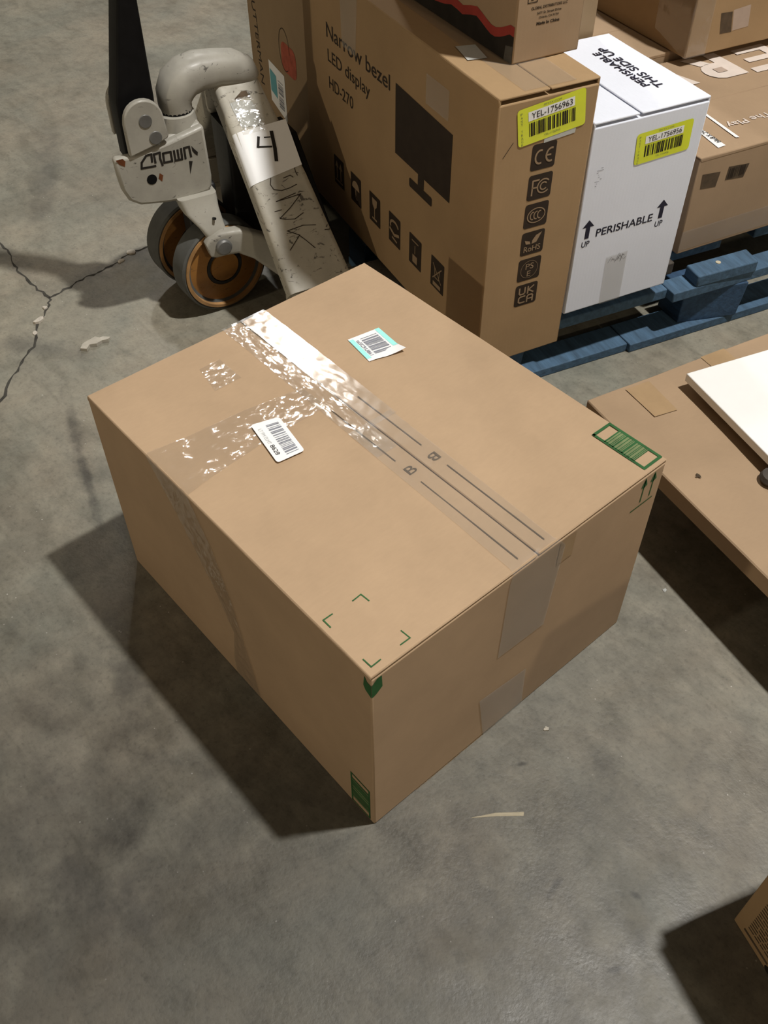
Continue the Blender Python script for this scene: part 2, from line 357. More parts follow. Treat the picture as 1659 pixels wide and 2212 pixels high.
def slab(x0, x1, y0, y1, z0, z1, nx, ny, amp, seed):
    """thin board, its faces gently uneven"""
    mb = MB(); vs = []; fs = []
    for k, z in enumerate((z0, z1)):
        for i in range(nx + 1):
            for j in range(ny + 1):
                x = x0 + (x1 - x0) * i / nx; y = y0 + (y1 - y0) * j / ny
                d = amp * noise.noise(Vector((x * 9 + seed, y * 9, seed)))
                vs.append((x, y, z + (d if k else 0) - (amp if k else 0) * 0.4))
    w = ny + 1; L = (nx + 1) * w
    for i in range(nx):
        for j in range(ny):
            a = i * w + j; fs += [(a, a + 1, a + w + 1, a + w), (L + a, L + a + w, L + a + w + 1, L + a + 1)]
    for i in range(nx):
        a, b = i * w, (i + 1) * w; fs += [(a, b, L + b, L + a)]; a += ny; b += ny; fs += [(b, a, L + a, L + b)]
    for j in range(ny):
        a = j; fs += [(a + 1, a, L + a, L + a + 1)]; a = nx * w + j; fs += [(a, a + 1, L + a + 1, L + a)]
    return mb.add(vs, fs)

def carton(name, label, loc, rot, dx, dy, H, mat, seam='y', pos=None, gap=0.0012, t=0.004, group=None, cat='box', closed=True, seamgap=0.0010):
    """corrugated carton: a body and two top flaps meeting at a seam. seam='y': the seam runs along y at x=pos, the flaps fold at x=0 and x=dx"""
    e = thing(name, label, cat, loc, rot, group)
    MB().box(0, dx, 0, dy, 0, H - t - gap).build('body', mat, e, bevel=0.0025)
    if not closed: return e
    s = seamgap / 2
    if seam == 'y':
        pos = dx / 2 if pos is None else pos
        for a, b, fx in ((0, pos - s, 0), (pos + s, dx, dx)):
            m = slab(a, b, 0.0005, dy - 0.0005, H - t, H, 8, 14, 0.0008, pos + fx)
            m.box(fx - (0.0005 if fx == 0 else 0.004), fx + (0.004 if fx == 0 else 0.0005), 0.001, dy - 0.001, H - t - gap - 0.003, H - t * 0.3)
            m.build('top_flap', mat, e, bevel=0.0012, seg=1)
    else:
        pos = dy / 2 if pos is None else pos
        for a, b, fy in ((0, pos - s, 0), (pos + s, dy, dy)):
            m = slab(0.0005, dx - 0.0005, a, b, H - t, H, 14, 8, 0.0008, pos + fy)
            m.box(0.001, dx - 0.001, fy - (0.0005 if fy == 0 else 0.004), fy + (0.004 if fy == 0 else 0.0005), H - t - gap - 0.003, H - t * 0.3)
            m.build('top_flap', mat, e, bevel=0.0012, seg=1)
    return e
def faces(dx, dy, H):
    return dict(front=Face((0, 0, 0), (1, 0, 0), (0, 0, 1)), left=Face((0, dy, 0), (0, -1, 0), (0, 0, 1)), top=Face((0, 0, H), (1, 0, 0), (0, 1, 0)), right=Face((dx, 0, 0), (0, 1, 0), (0, 0, 1)))

# ------------------------------------------------------------------ the setting: concrete floor with cracks
fl = MB()
fl.add([(-9, -6, 0), (7, -6, 0), (7, 9, 0), (-9, 9, 0)], [(0, 1, 2, 3)])
floor = fl.build('floor', 'floor'); floor['kind'] = 'structure'; floor['label'] = 'worn grey concrete floor'
def crack(pts, w0):
    rnd = random.Random(len(pts)); mb = MB(); fine = []
    for i in range(len(pts) - 1):
        a, b = Vector(pts[i]), Vector(pts[i + 1])
        for k in range(4):
            q = a.lerp(b, k / 4); d = (b - a).normalized(); fine.append(q + Vector((-d.y, d.x)) * rnd.uniform(-0.0035, 0.0035))
    fine.append(Vector(pts[-1]))
    vs = []; fs = []
    for i, q in enumerate(fine):
        d = (fine[min(i + 1, len(fine) - 1)] - fine[max(i - 1, 0)]).normalized(); w = w0 * rnd.uniform(0.25, 1.5)
        nn = Vector((-d.y, d.x)) * w
        vs += [(*(q - nn), 0.0004), (*(q + nn), 0.0004)]
        if i: fs.append((2 * i - 2, 2 * i - 1, 2 * i + 1, 2 * i))
    mb.add(vs, fs).build('crack', 'crack', floor)
crack([(-1.95, 0.28), (-1.678, 0.266), (-1.624, 0.266), (-1.563, 0.248), (-1.524, 0.243), (-1.456, 0.243), (-1.396, 0.249)], 0.0028)
crack([(-1.396, 0.249), (-1.363, 0.229), (-1.325, 0.182), (-1.267, 0.150), (-1.232, 0.108), (-1.199, 0.066), (-1.137, 0.007), (-1.05, -0.08)], 0.0025)
crack([(-1.396, 0.249), (-1.404, 0.302), (-1.416, 0.349), (-1.412, 0.383), (-1.421, 0.424), (-1.431, 0.466), (-1.434, 0.499), (-1.429, 0.534), (-1.45, 0.70)], 0.0030)

# ------------------------------------------------------------------ the large carton in the middle
LX, LY, LH = 0.611, 0.507, 0.360
SEAM = 0.262
big = carton('large_carton', 'large brown carton with wrinkled clear tape, green corner print and two barcode stickers', (-LX, 0, 0), 0, LX, LY, LH, 'card', seam='x', pos=SEAM, gap=0.0015, seamgap=0.0020)
T = Face((LX, 0, LH), (1, 0, 0), (0, 1, 0), 0.0005)                 # world x, y on the top (x runs -0.611..0)
Rt = Face((LX, 0, 0), (0, 1, 0), (0, 0, 1), 0.0004)                # y, z on the right side
Lf = Face((LX, 0, 0), (1, 0, 0), (0, 0, 1), 0.0004)                # x, z on the left side
# printed guide lines and letters along the seam
for y in (0.2835, 0.2375):
    for a, b in ((-0.36, -0.23), (-0.180, -0.012)): stroke(MB(), T, [(a, y), (b, y)], 0.0016).build('guide_line', 'ink_line', big)
for o_, r_, u_ in (((-0.196, 0.288), (0, -1), (1, 0)), ((-0.212, 0.235), (0, 1), (-1, 0))): text(MB(), Sub(T, o_, r_, u_), 'B', 0, 0.014, -0.014, 0.0).build('printed_letter', 'ink_line', big)
# green bar code print by the corner
gq = MB()
stroke(gq, T, [(-0.093, 0.470), (-0.0085, 0.470), (-0.0085, 0.503), (-0.093, 0.503)], 0.0042, closed=True)
bars(gq, T, -0.076, -0.026, 0.470, 0.503, 15, 5)
gq.build('green_barcode_print', 'green', big)
rect('green_barcode_ground', 'green_pale', big, T, -0.075, -0.027, 0.470, 0.503, 0.6)
for pts in ([(-0.092, 0.051), (-0.093, 0.064), (-0.080, 0.065)], [(-0.093, 0.022), (-0.093, 0.009), (-0.080, 0.009)], [(-0.025, 0.065), (-0.0115, 0.066), (-0.0115, 0.052)], [(-0.024, 0.009), (-0.011, 0.0095), (-0.0115, 0.023)]):
    stroke(MB(), T, pts, 0.0016).build('green_bracket', 'green', big)
# side prints
ar = MB()
for y in (0.4665, 0.4855):
    stroke(ar, Rt, [(y, 0.307), (y, 0.347)], 0.0024); ar.poly([Rt.p(y - 0.0065, 0.336), Rt.p(y, 0.333), Rt.p(y + 0.0065, 0.336), Rt.p(y, 0.352)])
stroke(ar, Rt, [(0.449, 0.299), (0.494, 0.299)], 0.0022)
ar.build('this_way_up_arrows', 'green', big)
cm = MB()
cm.poly([Rt.p(0, 0.320), Rt.p(0.007, 0.323), Rt.p(0.0155, 0.330), Rt.p(0.0145, 0.352), Rt.p(0.008, 0.352), Rt.p(0, 0.344)])
cm.poly([Lf.p(0, 0.320), Lf.p(-0.010, 0.326), Lf.p(-0.0135, 0.333), Lf.p(-0.0115, 0.352), Lf.p(-0.007, 0.345), Lf.p(0, 0.344)])
cm.build('green_edge_mark', 'green', big)
g2 = MB(); stroke(g2, Lf, [(-0.045, 0.006), (-0.009, 0.006), (-0.009, 0.083), (-0.045, 0.083)], 0.003, closed=True); bars(g2, Lf, -0.044, -0.010, 0.018, 0.072, 13, 8, along='b')
g2.build('green_side_barcode', 'green', big)
rect('green_side_barcode_ground', 'green_pale', big, Lf, -0.044, -0.010, 0.018, 0.072, 0.6)
# torn bottom edge showing bare liner
te = MB(); rnd = random.Random(3); yy = 0.075
while yy < 0.23:
    w = rnd.uniform(0.006, 0.018); te.poly([Rt.p(yy, 0.0, 1.2), Rt.p(yy + w, 0.0, 1.2), Rt.p(yy + w * 0.9, rnd.uniform(0.001, 0.004), 1.2), Rt.p(yy, rnd.uniform(0.001, 0.003), 1.2)]); yy += w
te.build('torn_bottom_edge', 'edge', big)
# tape films (in the carton's own frame: x + LX)
X = lambda x: x + LX
UP = (0, 0, 1)
def seam_run(y0, y1, x_end): return [((X(-0.613), y0, LH - 0.06), (X(-0.613), y1, LH - 0.06), (-1, 0, 0)), ((X(-0.6125), y0, LH), (X(-0.6125), y1, LH), (-0.7, 0, 0.7)), ((X(-0.56), y0, LH), (X(-0.56), y1, LH), UP), ((X(-0.42), y0 - 0.002, LH), (X(-0.42), y1 - 0.002, LH), UP), ((X(x_end), y0 - 0.004, LH), (X(x_end), y1 - 0.004, LH), UP)]
tape('seam_tape', 'tape_gloss', big, seam_run(0.2615, 0.3060, -0.30), 22, 16, 0.0005, 0.0006, 1.0, 70)
tape('seam_tape', 'tape', big, seam_run(0.2280, 0.2625, -0.25), 26, 20, 0.0012, 0.0004, 1.7, 120)
tape('seam_tape', 'tape_flat', big, [((X(-0.31), 0.224, LH), (X(-0.31), 0.299, LH), UP), ((X(-0.10), 0.221, LH), (X(-0.10), 0.296, LH), UP), ((X(-0.006), 0.219, LH), (X(-0.006), 0.294, LH), UP), ((X(0.0005), 0.217, LH - 0.003), (X(0.0005), 0.300, LH - 0.003), (0.7, 0, 0.7))], 10, 18, 0.0005, 0.0006, 5.0, 60)
tape('side_tape', 'tape_side', big, [((X(0.0006), 0.217, LH - 0.004), (X(0.0006), 0.300, LH - 0.004), (1, 0, 0)), ((X(0.0006), 0.214, LH - 0.02), (X(0.0006), 0.312, LH - 0.02), (1, 0, 0)), ((X(0.0006), 0.212, 0.19), (X(0.0006), 0.300, 0.185), (1, 0, 0))], 14, 18, 0.0004, 0.0004, 5.0, 40)
tape('side_tape', 'tape_side', big, [((X(0.0005), 0.187, 0.112), (X(0.0005), 0.280, 0.098), (1, 0, 0)), ((X(0.0005), 0.205, 0.0), (X(0.0005), 0.285, 0.0), (1, 0, 0))], 12, 12, 0.0003, 0.0005, 9.0, 60)
rect('tape_scrap', 'tape_brown', big, Rt, 0.302, 0.331, 0.306, 0.350, 1.5)
tape('cross_tape', 'tape_wrap', big, [((X(-0.372), 0.238, LH), (X(-0.425), 0.236, LH), UP), ((X(-0.372), 0.15, LH), (X(-0.440), 0.15, LH), UP), ((X(-0.364), 0.06, LH), (X(-0.447), 0.06, LH), UP), ((X(-0.356), 0.003, LH), (X(-0.455), 0.003, LH), UP), ((X(-0.352), -0.0008, LH - 0.003), (X(-0.452), -0.0008, LH - 0.003), (0, -0.7, 0.7)), ((X(-0.315), -0.0008, 0.29), (X(-0.395), -0.0008, 0.29), (0, -1, 0)), ((X(-0.288), -0.0008, 0.20), (X(-0.335), -0.0008, 0.20), (0, -1, 0)), ((X(-0.276), -0.0008, 0.125), (X(-0.300), -0.0008, 0.125), (0, -1, 0)), ((X(-0.262), -0.0008, 0.06), (X(-0.315), -0.0008, 0.05), (0, -1, 0)), ((X(-0.255), -0.0008, 0.0), (X(-0.315), -0.0008, 0.0), (0, -1, 0))], 16, 22, 0.0014, 0.0006, 13.0, 85)
tape('loose_tape', 'tape_wrap', big, [((X(-0.555), 0.150, LH), (X(-0.555), 0.185, LH), UP), ((X(-0.50), 0.140, LH), (X(-0.50), 0.185, LH), UP)], 12, 12, 0.0014, 0.0006, 21.0, 90)
# stickers
Q1 = Quad(T, [(-0.468, 0.354), (-0.460, 0.408), (-0.391, 0.401), (-0.408, 0.345)])
def lab_grid(name, mat, parent, Q, a0, a1, b0, b1, k, lift=None, n=14, rnd_r=0.0):
    vs = []; fs = []; nn = Q.f.n
    for i in range(n + 1):
        for j in range(n + 1):
            a = a0 + (a1 - a0) * i / n; b = b0 + (b1 - b0) * j / n
            vs.append(Q.p(a, b, k) + nn * (lift(a, b) if lift else 0))
    for i in range(n):
        for j in range(n): q = i * (n + 1) + j; fs.append((q, q + n + 1, q + n + 2, q + 1))
    return MB().add(vs, fs).build(name, mat, parent, smooth=True)
curl = lambda a, b: 0.010 * max(0, a - 0.45) * max(0, b - 0.68) * 4.0 + 0.0022 * max(0, b - 0.75) * math.sin(a * 6) * 2
st1 = lab_grid('barcode_sticker', 'paper', big, Q1, 0, 1, 0, 1, 2.0, curl)
st1['label'] = 'white and aqua barcode sticker with a curled torn corner'
lab_grid('aqua_band', 'teal', st1, Q1, 0.0, 0.13, 0.06, 0.90, 2.6, curl)
lab_grid('aqua_band', 'teal', st1, Q1, 0.86, 1.0, 0.0, 0.72, 2.6, curl)
b1 = MB(); bars(b1, Q1, 0.30, 0.80, 0.14, 0.80, 12, 21, 3.2, along='b'); text(b1, Sub(Q1, (0.15, 0.16), (0, 1), (1, 0)), 'tsSCRU861', 0, 0.66, 0.0, 0.10, 3.4, 0.01)
b1.build('barcode_print', 'ink_grey', st1)
Q2 = Quad(T, [(-0.408, 0.135), (-0.396, 0.174), (-0.321, 0.160), (-0.326, 0.119)])
st2 = patch('barcode_sticker', 'paper', big, Q2, rr_pts(0, 1, 0, 1, 0.10, 4, 0.06), 5.5)
st2['label'] = 'plain white barcode sticker on the crumpled tape'
b2 = MB(); bars(b2, Q2, 0.42, 0.86, 0.12, 0.92, 19, 33, 6.5, along='b'); b2.build('barcode_print', 'ink_grey', st2)
text(MB(), Sub(Q2, (0.10, 0.60), (0, 1), (1, 0)), '8628', 0, 0.25, 0.02, 0.17, 6.5, 0.0).build('barcode_number', 'ink', st2)
text(MB(), Sub(Q2, (0.10, 0.16), (0, 1), (1, 0)), 'LT PM ELMT', 0, 0.40, 0.02, 0.14, 6.5).build('faded_lettering', 'ink_pale', st2)

# ------------------------------------------------------------------ blue pallet
PAL = thing('blue_pallet', 'blue painted wooden block pallet holding the stack of cartons', 'pallet', (-0.538, 0.68, 0), 73.5)
PW, PD, PH = 1.2, 1.0, 0.147
for y, d, x0, x1 in ((0.007, 0.068, 0, 0.395), (0, 0.075, 0.397, PW), (0.45, 0.10, 0, PW), (0.90, 0.10, 0, PW)): MB().box(x0, x1, y, y + d, 0, 0.020).build('bottom_board', 'blue', PAL, bevel=0.002)
for x in (0.0, 1.1): MB().box(x, x + 0.10, 0.0755, 0.4495, 0.0, 0.020).build('bottom_board', 'blue', PAL, bevel=0.002)
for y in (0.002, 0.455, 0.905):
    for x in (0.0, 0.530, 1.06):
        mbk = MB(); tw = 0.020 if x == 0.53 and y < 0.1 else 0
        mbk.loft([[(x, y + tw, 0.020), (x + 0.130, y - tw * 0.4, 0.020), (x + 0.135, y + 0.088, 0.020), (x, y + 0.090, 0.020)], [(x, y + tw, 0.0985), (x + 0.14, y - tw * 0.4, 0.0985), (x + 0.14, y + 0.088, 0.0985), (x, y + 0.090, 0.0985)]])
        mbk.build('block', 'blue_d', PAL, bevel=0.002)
for y, d, x0, x1 in ((0.020, 0.040, 0, 0.478), (0, 0.050, 0.480, PW), (0.45, 0.10, 0, PW), (0.90, 0.10, 0, PW)): MB().box(x0, x1, y, y + d, 0.098, 0.120).build('stringer_board', 'blue', PAL, bevel=0.002)
for x0, x1 in ((0, 0.10), (0.14, 0.24), (0.30, 0.519), (0.521, 0.671), (0.76, 0.89), (0.96, 1.06), (1.10, 1.20)):
    MB().box(x0, x1, 0.062 if x0 == 0.30 else 0.100, PD + 0.002, 0.1195, PH).build('deck_board', 'skid' if x0 == 0.30 else 'blue', PAL, bevel=0.0025)  # wide board extended to stop a light leak, dark wood standing in for shade
stub = MB().prism([(0.533, 0.000, 0.1195), (0.680, -0.004, 0.1195), (0.686, 0.044, 0.1195), (0.536, 0.046, 0.1195)], (0, 0, PH - 0.0015 - 0.1195)).build('broken_deck_board', 'blue', PAL, bevel=0.003)
MB().cyl((0.600, 0.026, PH - 0.002), (0, 0, 1), 0.0055, 0.0018, 12).build('nail', 'splinter', stub)

# ------------------------------------------------------------------ monitor carton
MX, MY, MH = 0.174, 0.727, 0.482
mon = carton('monitor_carton', 'tall narrow brown carton printed with a monitor picture, on edge on the pallet', (-0.4745, 0.6495, PH), 75.5, MX, MY, MH, 'card2', seam='y', gap=0.006, seamgap=0.002)
f = faces(MX, MY, MH)
FR = f['front']; LE = Face((0, 0, 0), (0, -1, 0), (0, 0, 1), 0.0005); TP = f['top']; TP.l = 0.0010
# front gap lips, tape on the top
tape('top_tape', 'tape_flat', mon, [((0.045, 0.006, MH), (0.135, 0.006, MH), UP), ((0.045, 0.16, MH), (0.135, 0.16, MH), UP), ((0.045, 0.6, MH), (0.135, 0.6, MH), UP)], 10, 10, 0.0004, 0.0008, 3.0, 50)
patch('paper_slip', 'paper_dull', mon, TP, [(0.034, 0.189), (0.065, 0.181), (0.056, 0.129), (0.025, 0.135)], 1.5)
tl = LE
def left_text(txt, y0, y1, z0, z1, bold): text(MB(), tl, txt, -y0, -y1, z0, z1, 1.0, bold).build('lettering_line', 'ink_brown', mon)
left_text('Narrow bezel', 0.612, 0.344, 0.3615, 0.3885, 0.008); left_text('LED display', 0.610, 0.424, 0.3105, 0.3405, 0.005); left_text('HD-270', 0.6085, 0.498, 0.2660, 0.2895, 0.004)
pm = MB()
pm.poly([LE.p(-0.3225, 0.3840), LE.p(-0.3225, 0.2600), LE.p(-0.1240, 0.2600), LE.p(-0.1240, 0.3770)])
pm.poly([LE.p(-0.235, 0.2598), LE.p(-0.235, 0.240), LE.p(-0.213, 0.240), LE.p(-0.213, 0.2598)])
pm.poly(list(reversed([LE.p(a, b) for a, b in rr_pts(-0.267, -0.183, 0.2230, 0.2395, 0.004)])))
pm.build('monitor_picture', 'ink_brown', mon)
ic = [0.600, 0.5185, 0.4320, 0.3463, 0.2618, 0.1765]
for k, y in enumerate(ic):
    a0, a1, b0, b1 = -y, -y + 0.0475, 0.073, 0.1345
    sq = rect('handling_symbol', 'ink_brown', mon, LE, a0, a1, b0, b1, 1.0, 0.002)
    cx = (a0 + a1) / 2; g = MB(); kk = 2.0
    if k == 0:
        for dx_ in (-0.009, 0.009):
            stroke(g, LE, [(cx + dx_, 0.088), (cx + dx_, 0.115)], 0.004, kk); g.poly([LE.p(cx + dx_ - 0.008, 0.112, kk), LE.p(cx + dx_ + 0.008, 0.112, kk), LE.p(cx + dx_, 0.126, kk)])
        stroke(g, LE, [(cx - 0.017, 0.083), (cx + 0.017, 0.083)], 0.003, kk)
    elif k == 1:
        g.poly([LE.p(a, b, kk) for a, b in arc(cx, 0.105, 0.017, 0.017, 0, 180)]); stroke(g, LE, [(cx, 0.105), (cx, 0.088), (cx + 0.006, 0.084)], 0.0025, kk)
    elif k == 2:
        g.poly([LE.p(cx - 0.011, 0.126, kk), LE.p(cx - 0.009, 0.112, kk), LE.p(cx, 0.104, kk), LE.p(cx + 0.009, 0.112, kk), LE.p(cx + 0.011, 0.126, kk)]); stroke(g, LE, [(cx, 0.104), (cx, 0.086)], 0.003, kk); stroke(g, LE, [(cx - 0.009, 0.083), (cx + 0.009, 0.083)], 0.004, kk)
    elif k == 3:
        stroke(g, LE, arc(cx, 0.112, 0.016, 0.010, 20, 200, 12), 0.005, kk); stroke(g, LE, [(cx - 0.018, 0.101), (cx, 0.094), (cx + 0.018, 0.100)], 0.006, kk); stroke(g, LE, [(cx - 0.008, 0.086), (cx + 0.010, 0.083)], 0.004, kk)
    elif k == 4:
        stroke(g, LE, [(cx - 0.012, 0.124), (cx + 0.012, 0.124)], 0.0025, kk); g.poly([LE.p(cx - 0.009, 0.080, kk), LE.p(cx + 0.009, 0.080, kk), LE.p(cx + 0.009, 0.096, kk), LE.p(cx - 0.009, 0.096, kk)]); stroke(g, LE, [(cx, 0.100), (cx, 0.116)], 0.002, kk)
    else:
        stroke(g, LE, [(cx - 0.015, 0.122), (cx + 0.015, 0.092)], 0.0022, kk); stroke(g, LE, [(cx + 0.015, 0.122), (cx - 0.015, 0.092)], 0.0022, kk); stroke(g, LE, [(cx - 0.009, 0.116), (cx - 0.007, 0.096), (cx + 0.007, 0.096), (cx + 0.009, 0.116)], 0.002, kk)
        g.poly([LE.p(cx - 0.014, 0.078, kk), LE.p(cx + 0.014, 0.078, kk), LE.p(cx + 0.014, 0.086, kk), LE.p(cx - 0.014, 0.086, kk)])
    g.build('symbol', 'kraft_print', sq)
tape('side_tape', 'tape_thin', mon, [((-0.0004, 0.545, MH), (-0.0004, 0.470, MH), (-1, 0, 0)), ((-0.0004, 0.540, 0.37), (-0.0004, 0.482, 0.37), (-1, 0, 0))], 10, 8, 0.0003, 0.0004, 2.0, 50)
tape('side_tape', 'tape_thin', mon, [((-0.0004, 0.215, 0.440), (-0.0004, 0.140, 0.440), (-1, 0, 0)), ((-0.0004, 0.215, 0.392), (-0.0004, 0.140, 0.392), (-1, 0, 0))], 10, 8, 0.0003, 0.0004, 4.0, 50)
# certification marks
zc = [0.3580, 0.3080, 0.2590, 0.2090, 0.1590, 0.1090]
for k, z in enumerate(zc):
    sq = rect('certification_mark', 'ink_brown', mon, FR, 0.066, 0.110, z, z + 0.0425, 1.0, 0.0045)
    g = MB(); c0, c1 = 0.066, z; kk = 2.2
    if k == 0:
        stroke(g, FR, arc(c0 + 0.0155, c1 + 0.0212, 0.0085, 0.0105, 75, 285, 14), 0.0030, kk); stroke(g, FR, arc(c0 + 0.0350, c1 + 0.0212, 0.0085, 0.0105, 75, 285, 14), 0.0030, kk); stroke(g, FR, [(c0 + 0.0270, c1 + 0.0212), (c0 + 0.0345, c1 + 0.0212)], 0.0028, kk)
    elif k == 1:
        stroke(g, FR, [(c0 + 0.008, c1 + 0.009), (c0 + 0.008, c1 + 0.033), (c0 + 0.019, c1 + 0.033)], 0.0028, kk); stroke(g, FR, [(c0 + 0.008, c1 + 0.021), (c0 + 0.017, c1 + 0.021)], 0.0026, kk)
        stroke(g, FR, arc(c0 + 0.029, c1 + 0.021, 0.0115, 0.0115, 45, 315, 18), 0.0022, kk); stroke(g, FR, arc(c0 + 0.029, c1 + 0.021, 0.0062, 0.0062, 45, 315, 14), 0.0022, kk)
    elif k == 2:
        stroke(g, FR, arc(c0 + 0.022, c1 + 0.021, 0.0165, 0.0125, 0, 360, 28), 0.0018, kk)
        for q in range(3): stroke(g, FR, arc(c0 + 0.0155 + q * 0.0068, c1 + 0.021, 0.0046, 0.0065, 80, 280, 10), 0.0020, kk)
    elif k == 3:
        text(g, FR, 'RoHS', c0 + 0.006, c0 + 0.038, c1 + 0.006, c1 + 0.0165, kk, 0.01)
        g.poly([FR.p(c0 + 0.020, c1 + 0.0195, kk), FR.p(c0 + 0.029, c1 + 0.021, kk), FR.p(c0 + 0.038, c1 + 0.038, kk), FR.p(c0 + 0.027, c1 + 0.034, kk), FR.p(c0 + 0.021, c1 + 0.026, kk)])
        g.poly([FR.p(c0 + 0.018, c1 + 0.0195, kk), FR.p(c0 + 0.016, c1 + 0.025, kk), FR.p(c0 + 0.006, c1 + 0.0285, kk), FR.p(c0 + 0.009, c1 + 0.021, kk)])
    elif k == 4:
        stroke(g, FR, arc(c0 + 0.022, c1 + 0.021, 0.0165, 0.0165, 0, 360, 30), 0.0006, kk)
        text(g, FR, 'PS', c0 + 0.0145, c0 + 0.0300, c1 + 0.0215, c1 + 0.0325, kk); text(g, FR, 'E', c0 + 0.0185, c0 + 0.0255, c1 + 0.0075, c1 + 0.018, kk)
    else:
        stroke(g, FR, [(c0 + 0.008, c1 + 0.036), (c0 + 0.008, c1 + 0.026), (c0 + 0.010, c1 + 0.0235), (c0 + 0.017, c1 + 0.0235), (c0 + 0.019, c1 + 0.026), (c0 + 0.019, c1 + 0.036)], 0.0028, kk)
        stroke(g, FR, [(c0 + 0.025, c1 + 0.036), (c0 + 0.025, c1 + 0.0225)], 0.0028, kk); stroke(g, FR, [(c0 + 0.036, c1 + 0.036), (c0 + 0.026, c1 + 0.0295), (c0 + 0.036, c1 + 0.0230)], 0.0026, kk)
        stroke(g, FR, [(c0 + 0.020, c1 + 0.0185), (c0 + 0.011, c1 + 0.0185), (c0 + 0.008, c1 + 0.016), (c0 + 0.008, c1 + 0.009), (c0 + 0.011, c1 + 0.0065), (c0 + 0.020, c1 + 0.0065)], 0.0028, kk)
        stroke(g, FR, [(c0 + 0.025, c1 + 0.0055), (c0 + 0.025, c1 + 0.016), (c0 + 0.027, c1 + 0.0185), (c0 + 0.034, c1 + 0.0185), (c0 + 0.036, c1 + 0.016), (c0 + 0.036, c1 + 0.0055)], 0.0028, kk); stroke(g, FR, [(c0 + 0.025, c1 + 0.011), (c0 + 0.036, c1 + 0.011)], 0.0026, kk)
    g.build('mark', 'kraft_print', sq)
def yellow_sticker(parent, F, cor, number, seed):
    Q = Quad(F, cor); L = 2.4
    s = patch('fast_track_sticker', 'yellow', parent, Q, rr_pts(0, 1, 0, 1, 0.05, 4, 0.09), L)
    rect('number_panel', 'paper', s, Q, 0.155, 0.835, 0.62, 0.865, L + 1)
    text(MB(), Q, number, 0.20, 0.80, 0.665, 0.825, L + 2, 0.0).build('sticker_number', 'ink', s)
    b = MB(); bars(b, Q, 0.165, 0.845, 0.20, 0.565, 24, seed, L + 1); b.build('barcode_print', 'ink', s)
    tx = MB(); text(tx, Q, 'PPTTX.COM', 0.38, 0.64, 0.90, 0.955, L + 1); text(tx, Q, number, 0.38, 0.62, 0.09, 0.145, L + 1)
    for i, ch in enumerate('FAST TRACK'):
        if ch != ' ': text(tx, Q, ch, 0.045, 0.075, 0.90 - i * 0.092 - 0.06, 0.90 - i * 0.092, L + 1)
    tx.build('small_lettering', 'green_pale', s)['kind'] = 'stuff'
    return s
patch('grey_sticker', 'paper_dull', mon, FR, [(0.085, 0.400), (0.1405, 0.4045), (0.1415, 0.4160), (0.085, 0.412)], 1.6)
yellow_sticker(mon, FR, [(0.0395, 0.4020), (0.1570, 0.4145), (0.1485, 0.4720), (0.0310, 0.4595)], 'YEL-1756963', 101)
stroke(MB(), FR, [(0.030, 0.412), (0.014, 0.391)], 0.0012).build('crease', 'ink_line', mon)

# ------------------------------------------------------------------ white perishable carton
WX, WY, WH_ = 0.236, 0.30, 0.372
wc = carton('white_carton', 'white perishable goods carton beside the monitor carton', (-0.479, 0.889, PH), 74.8, WX, WY, WH_, 'white', seam='y', pos=0.092, gap=0.0045, seamgap=0.005)
f = faces(WX, WY, WH_); F_ = f['front']; TT = f['top']; TT.l = 0.0012
tx = MB()
text(tx, F_, 'PERISHABLE', 0.042, 0.166, 0.1555, 0.1712, 1, 0.012)
for x in (0.0222, 0.1838):
    tx.poly([F_.p(x - 0.0045, 0.157), F_.p(x + 0.0045, 0.157), F_.p(x + 0.0045, 0.180), F_.p(x - 0.0045, 0.180)]); tx.poly([F_.p(x - 0.0125, 0.180), F_.p(x + 0.0125, 0.180), F_.p(x, 0.194)])
    text(tx, F_, 'UP', x - 0.0085, x + 0.0085, 0.1405, 0.1520, 1, 0.01)
tx.build('printed_lettering', 'ink_navy', wc)
tx = MB(); text(tx, Sub(TT, (0.167, 0.078), (0, 1), (-1, 0)), 'PERISHABLE', 0, 0.155, 0, 0.0150, 1, 0.012); text(tx, Sub(TT, (0.1885, 0.064), (0, 1), (-1, 0)), 'THIS SIDE UP', 0, 0.182, 0, 0.0165, 1, 0.012)
tx.build('top_lettering', 'ink_navy', wc)
yellow_sticker(wc, F_, [(0.0962, 0.2785), (0.2110, 0.2840), (0.2080, 0.3400), (0.0914, 0.3348)], 'YEL-1756956', 202)
tape('front_tape', 'tape_thin', wc, [((0.076, -0.0004, 0.104), (0.124, -0.0004, 0.106), (0, -1, 0)), ((0.080, -0.0004, 0.0), (0.128, -0.0004, 0.0), (0, -1, 0))], 10, 8, 0.0003, 0.0003, 8.0, 60)
sm = MB(); rs = random.Random(4)
for i in range(9): stroke(sm, F_, [(0.018 + rs.uniform(0, 0.012), 0.258 + i * 0.004), (0.018 + rs.uniform(0.004, 0.016), 0.258 + i * 0.004)], 0.0008)
for i in range(14): x = 0.080 + rs.uniform(0, 0.038); stroke(sm, F_, [(x, 0.098 + rs.uniform(-0.012, 0.006)), (x + rs.uniform(0.002, 0.008), 0.100 + rs.uniform(-0.010, 0.008))], 0.0009)
sm.build('smudge_marks', 'ink_grey', wc)['kind'] = 'stuff'

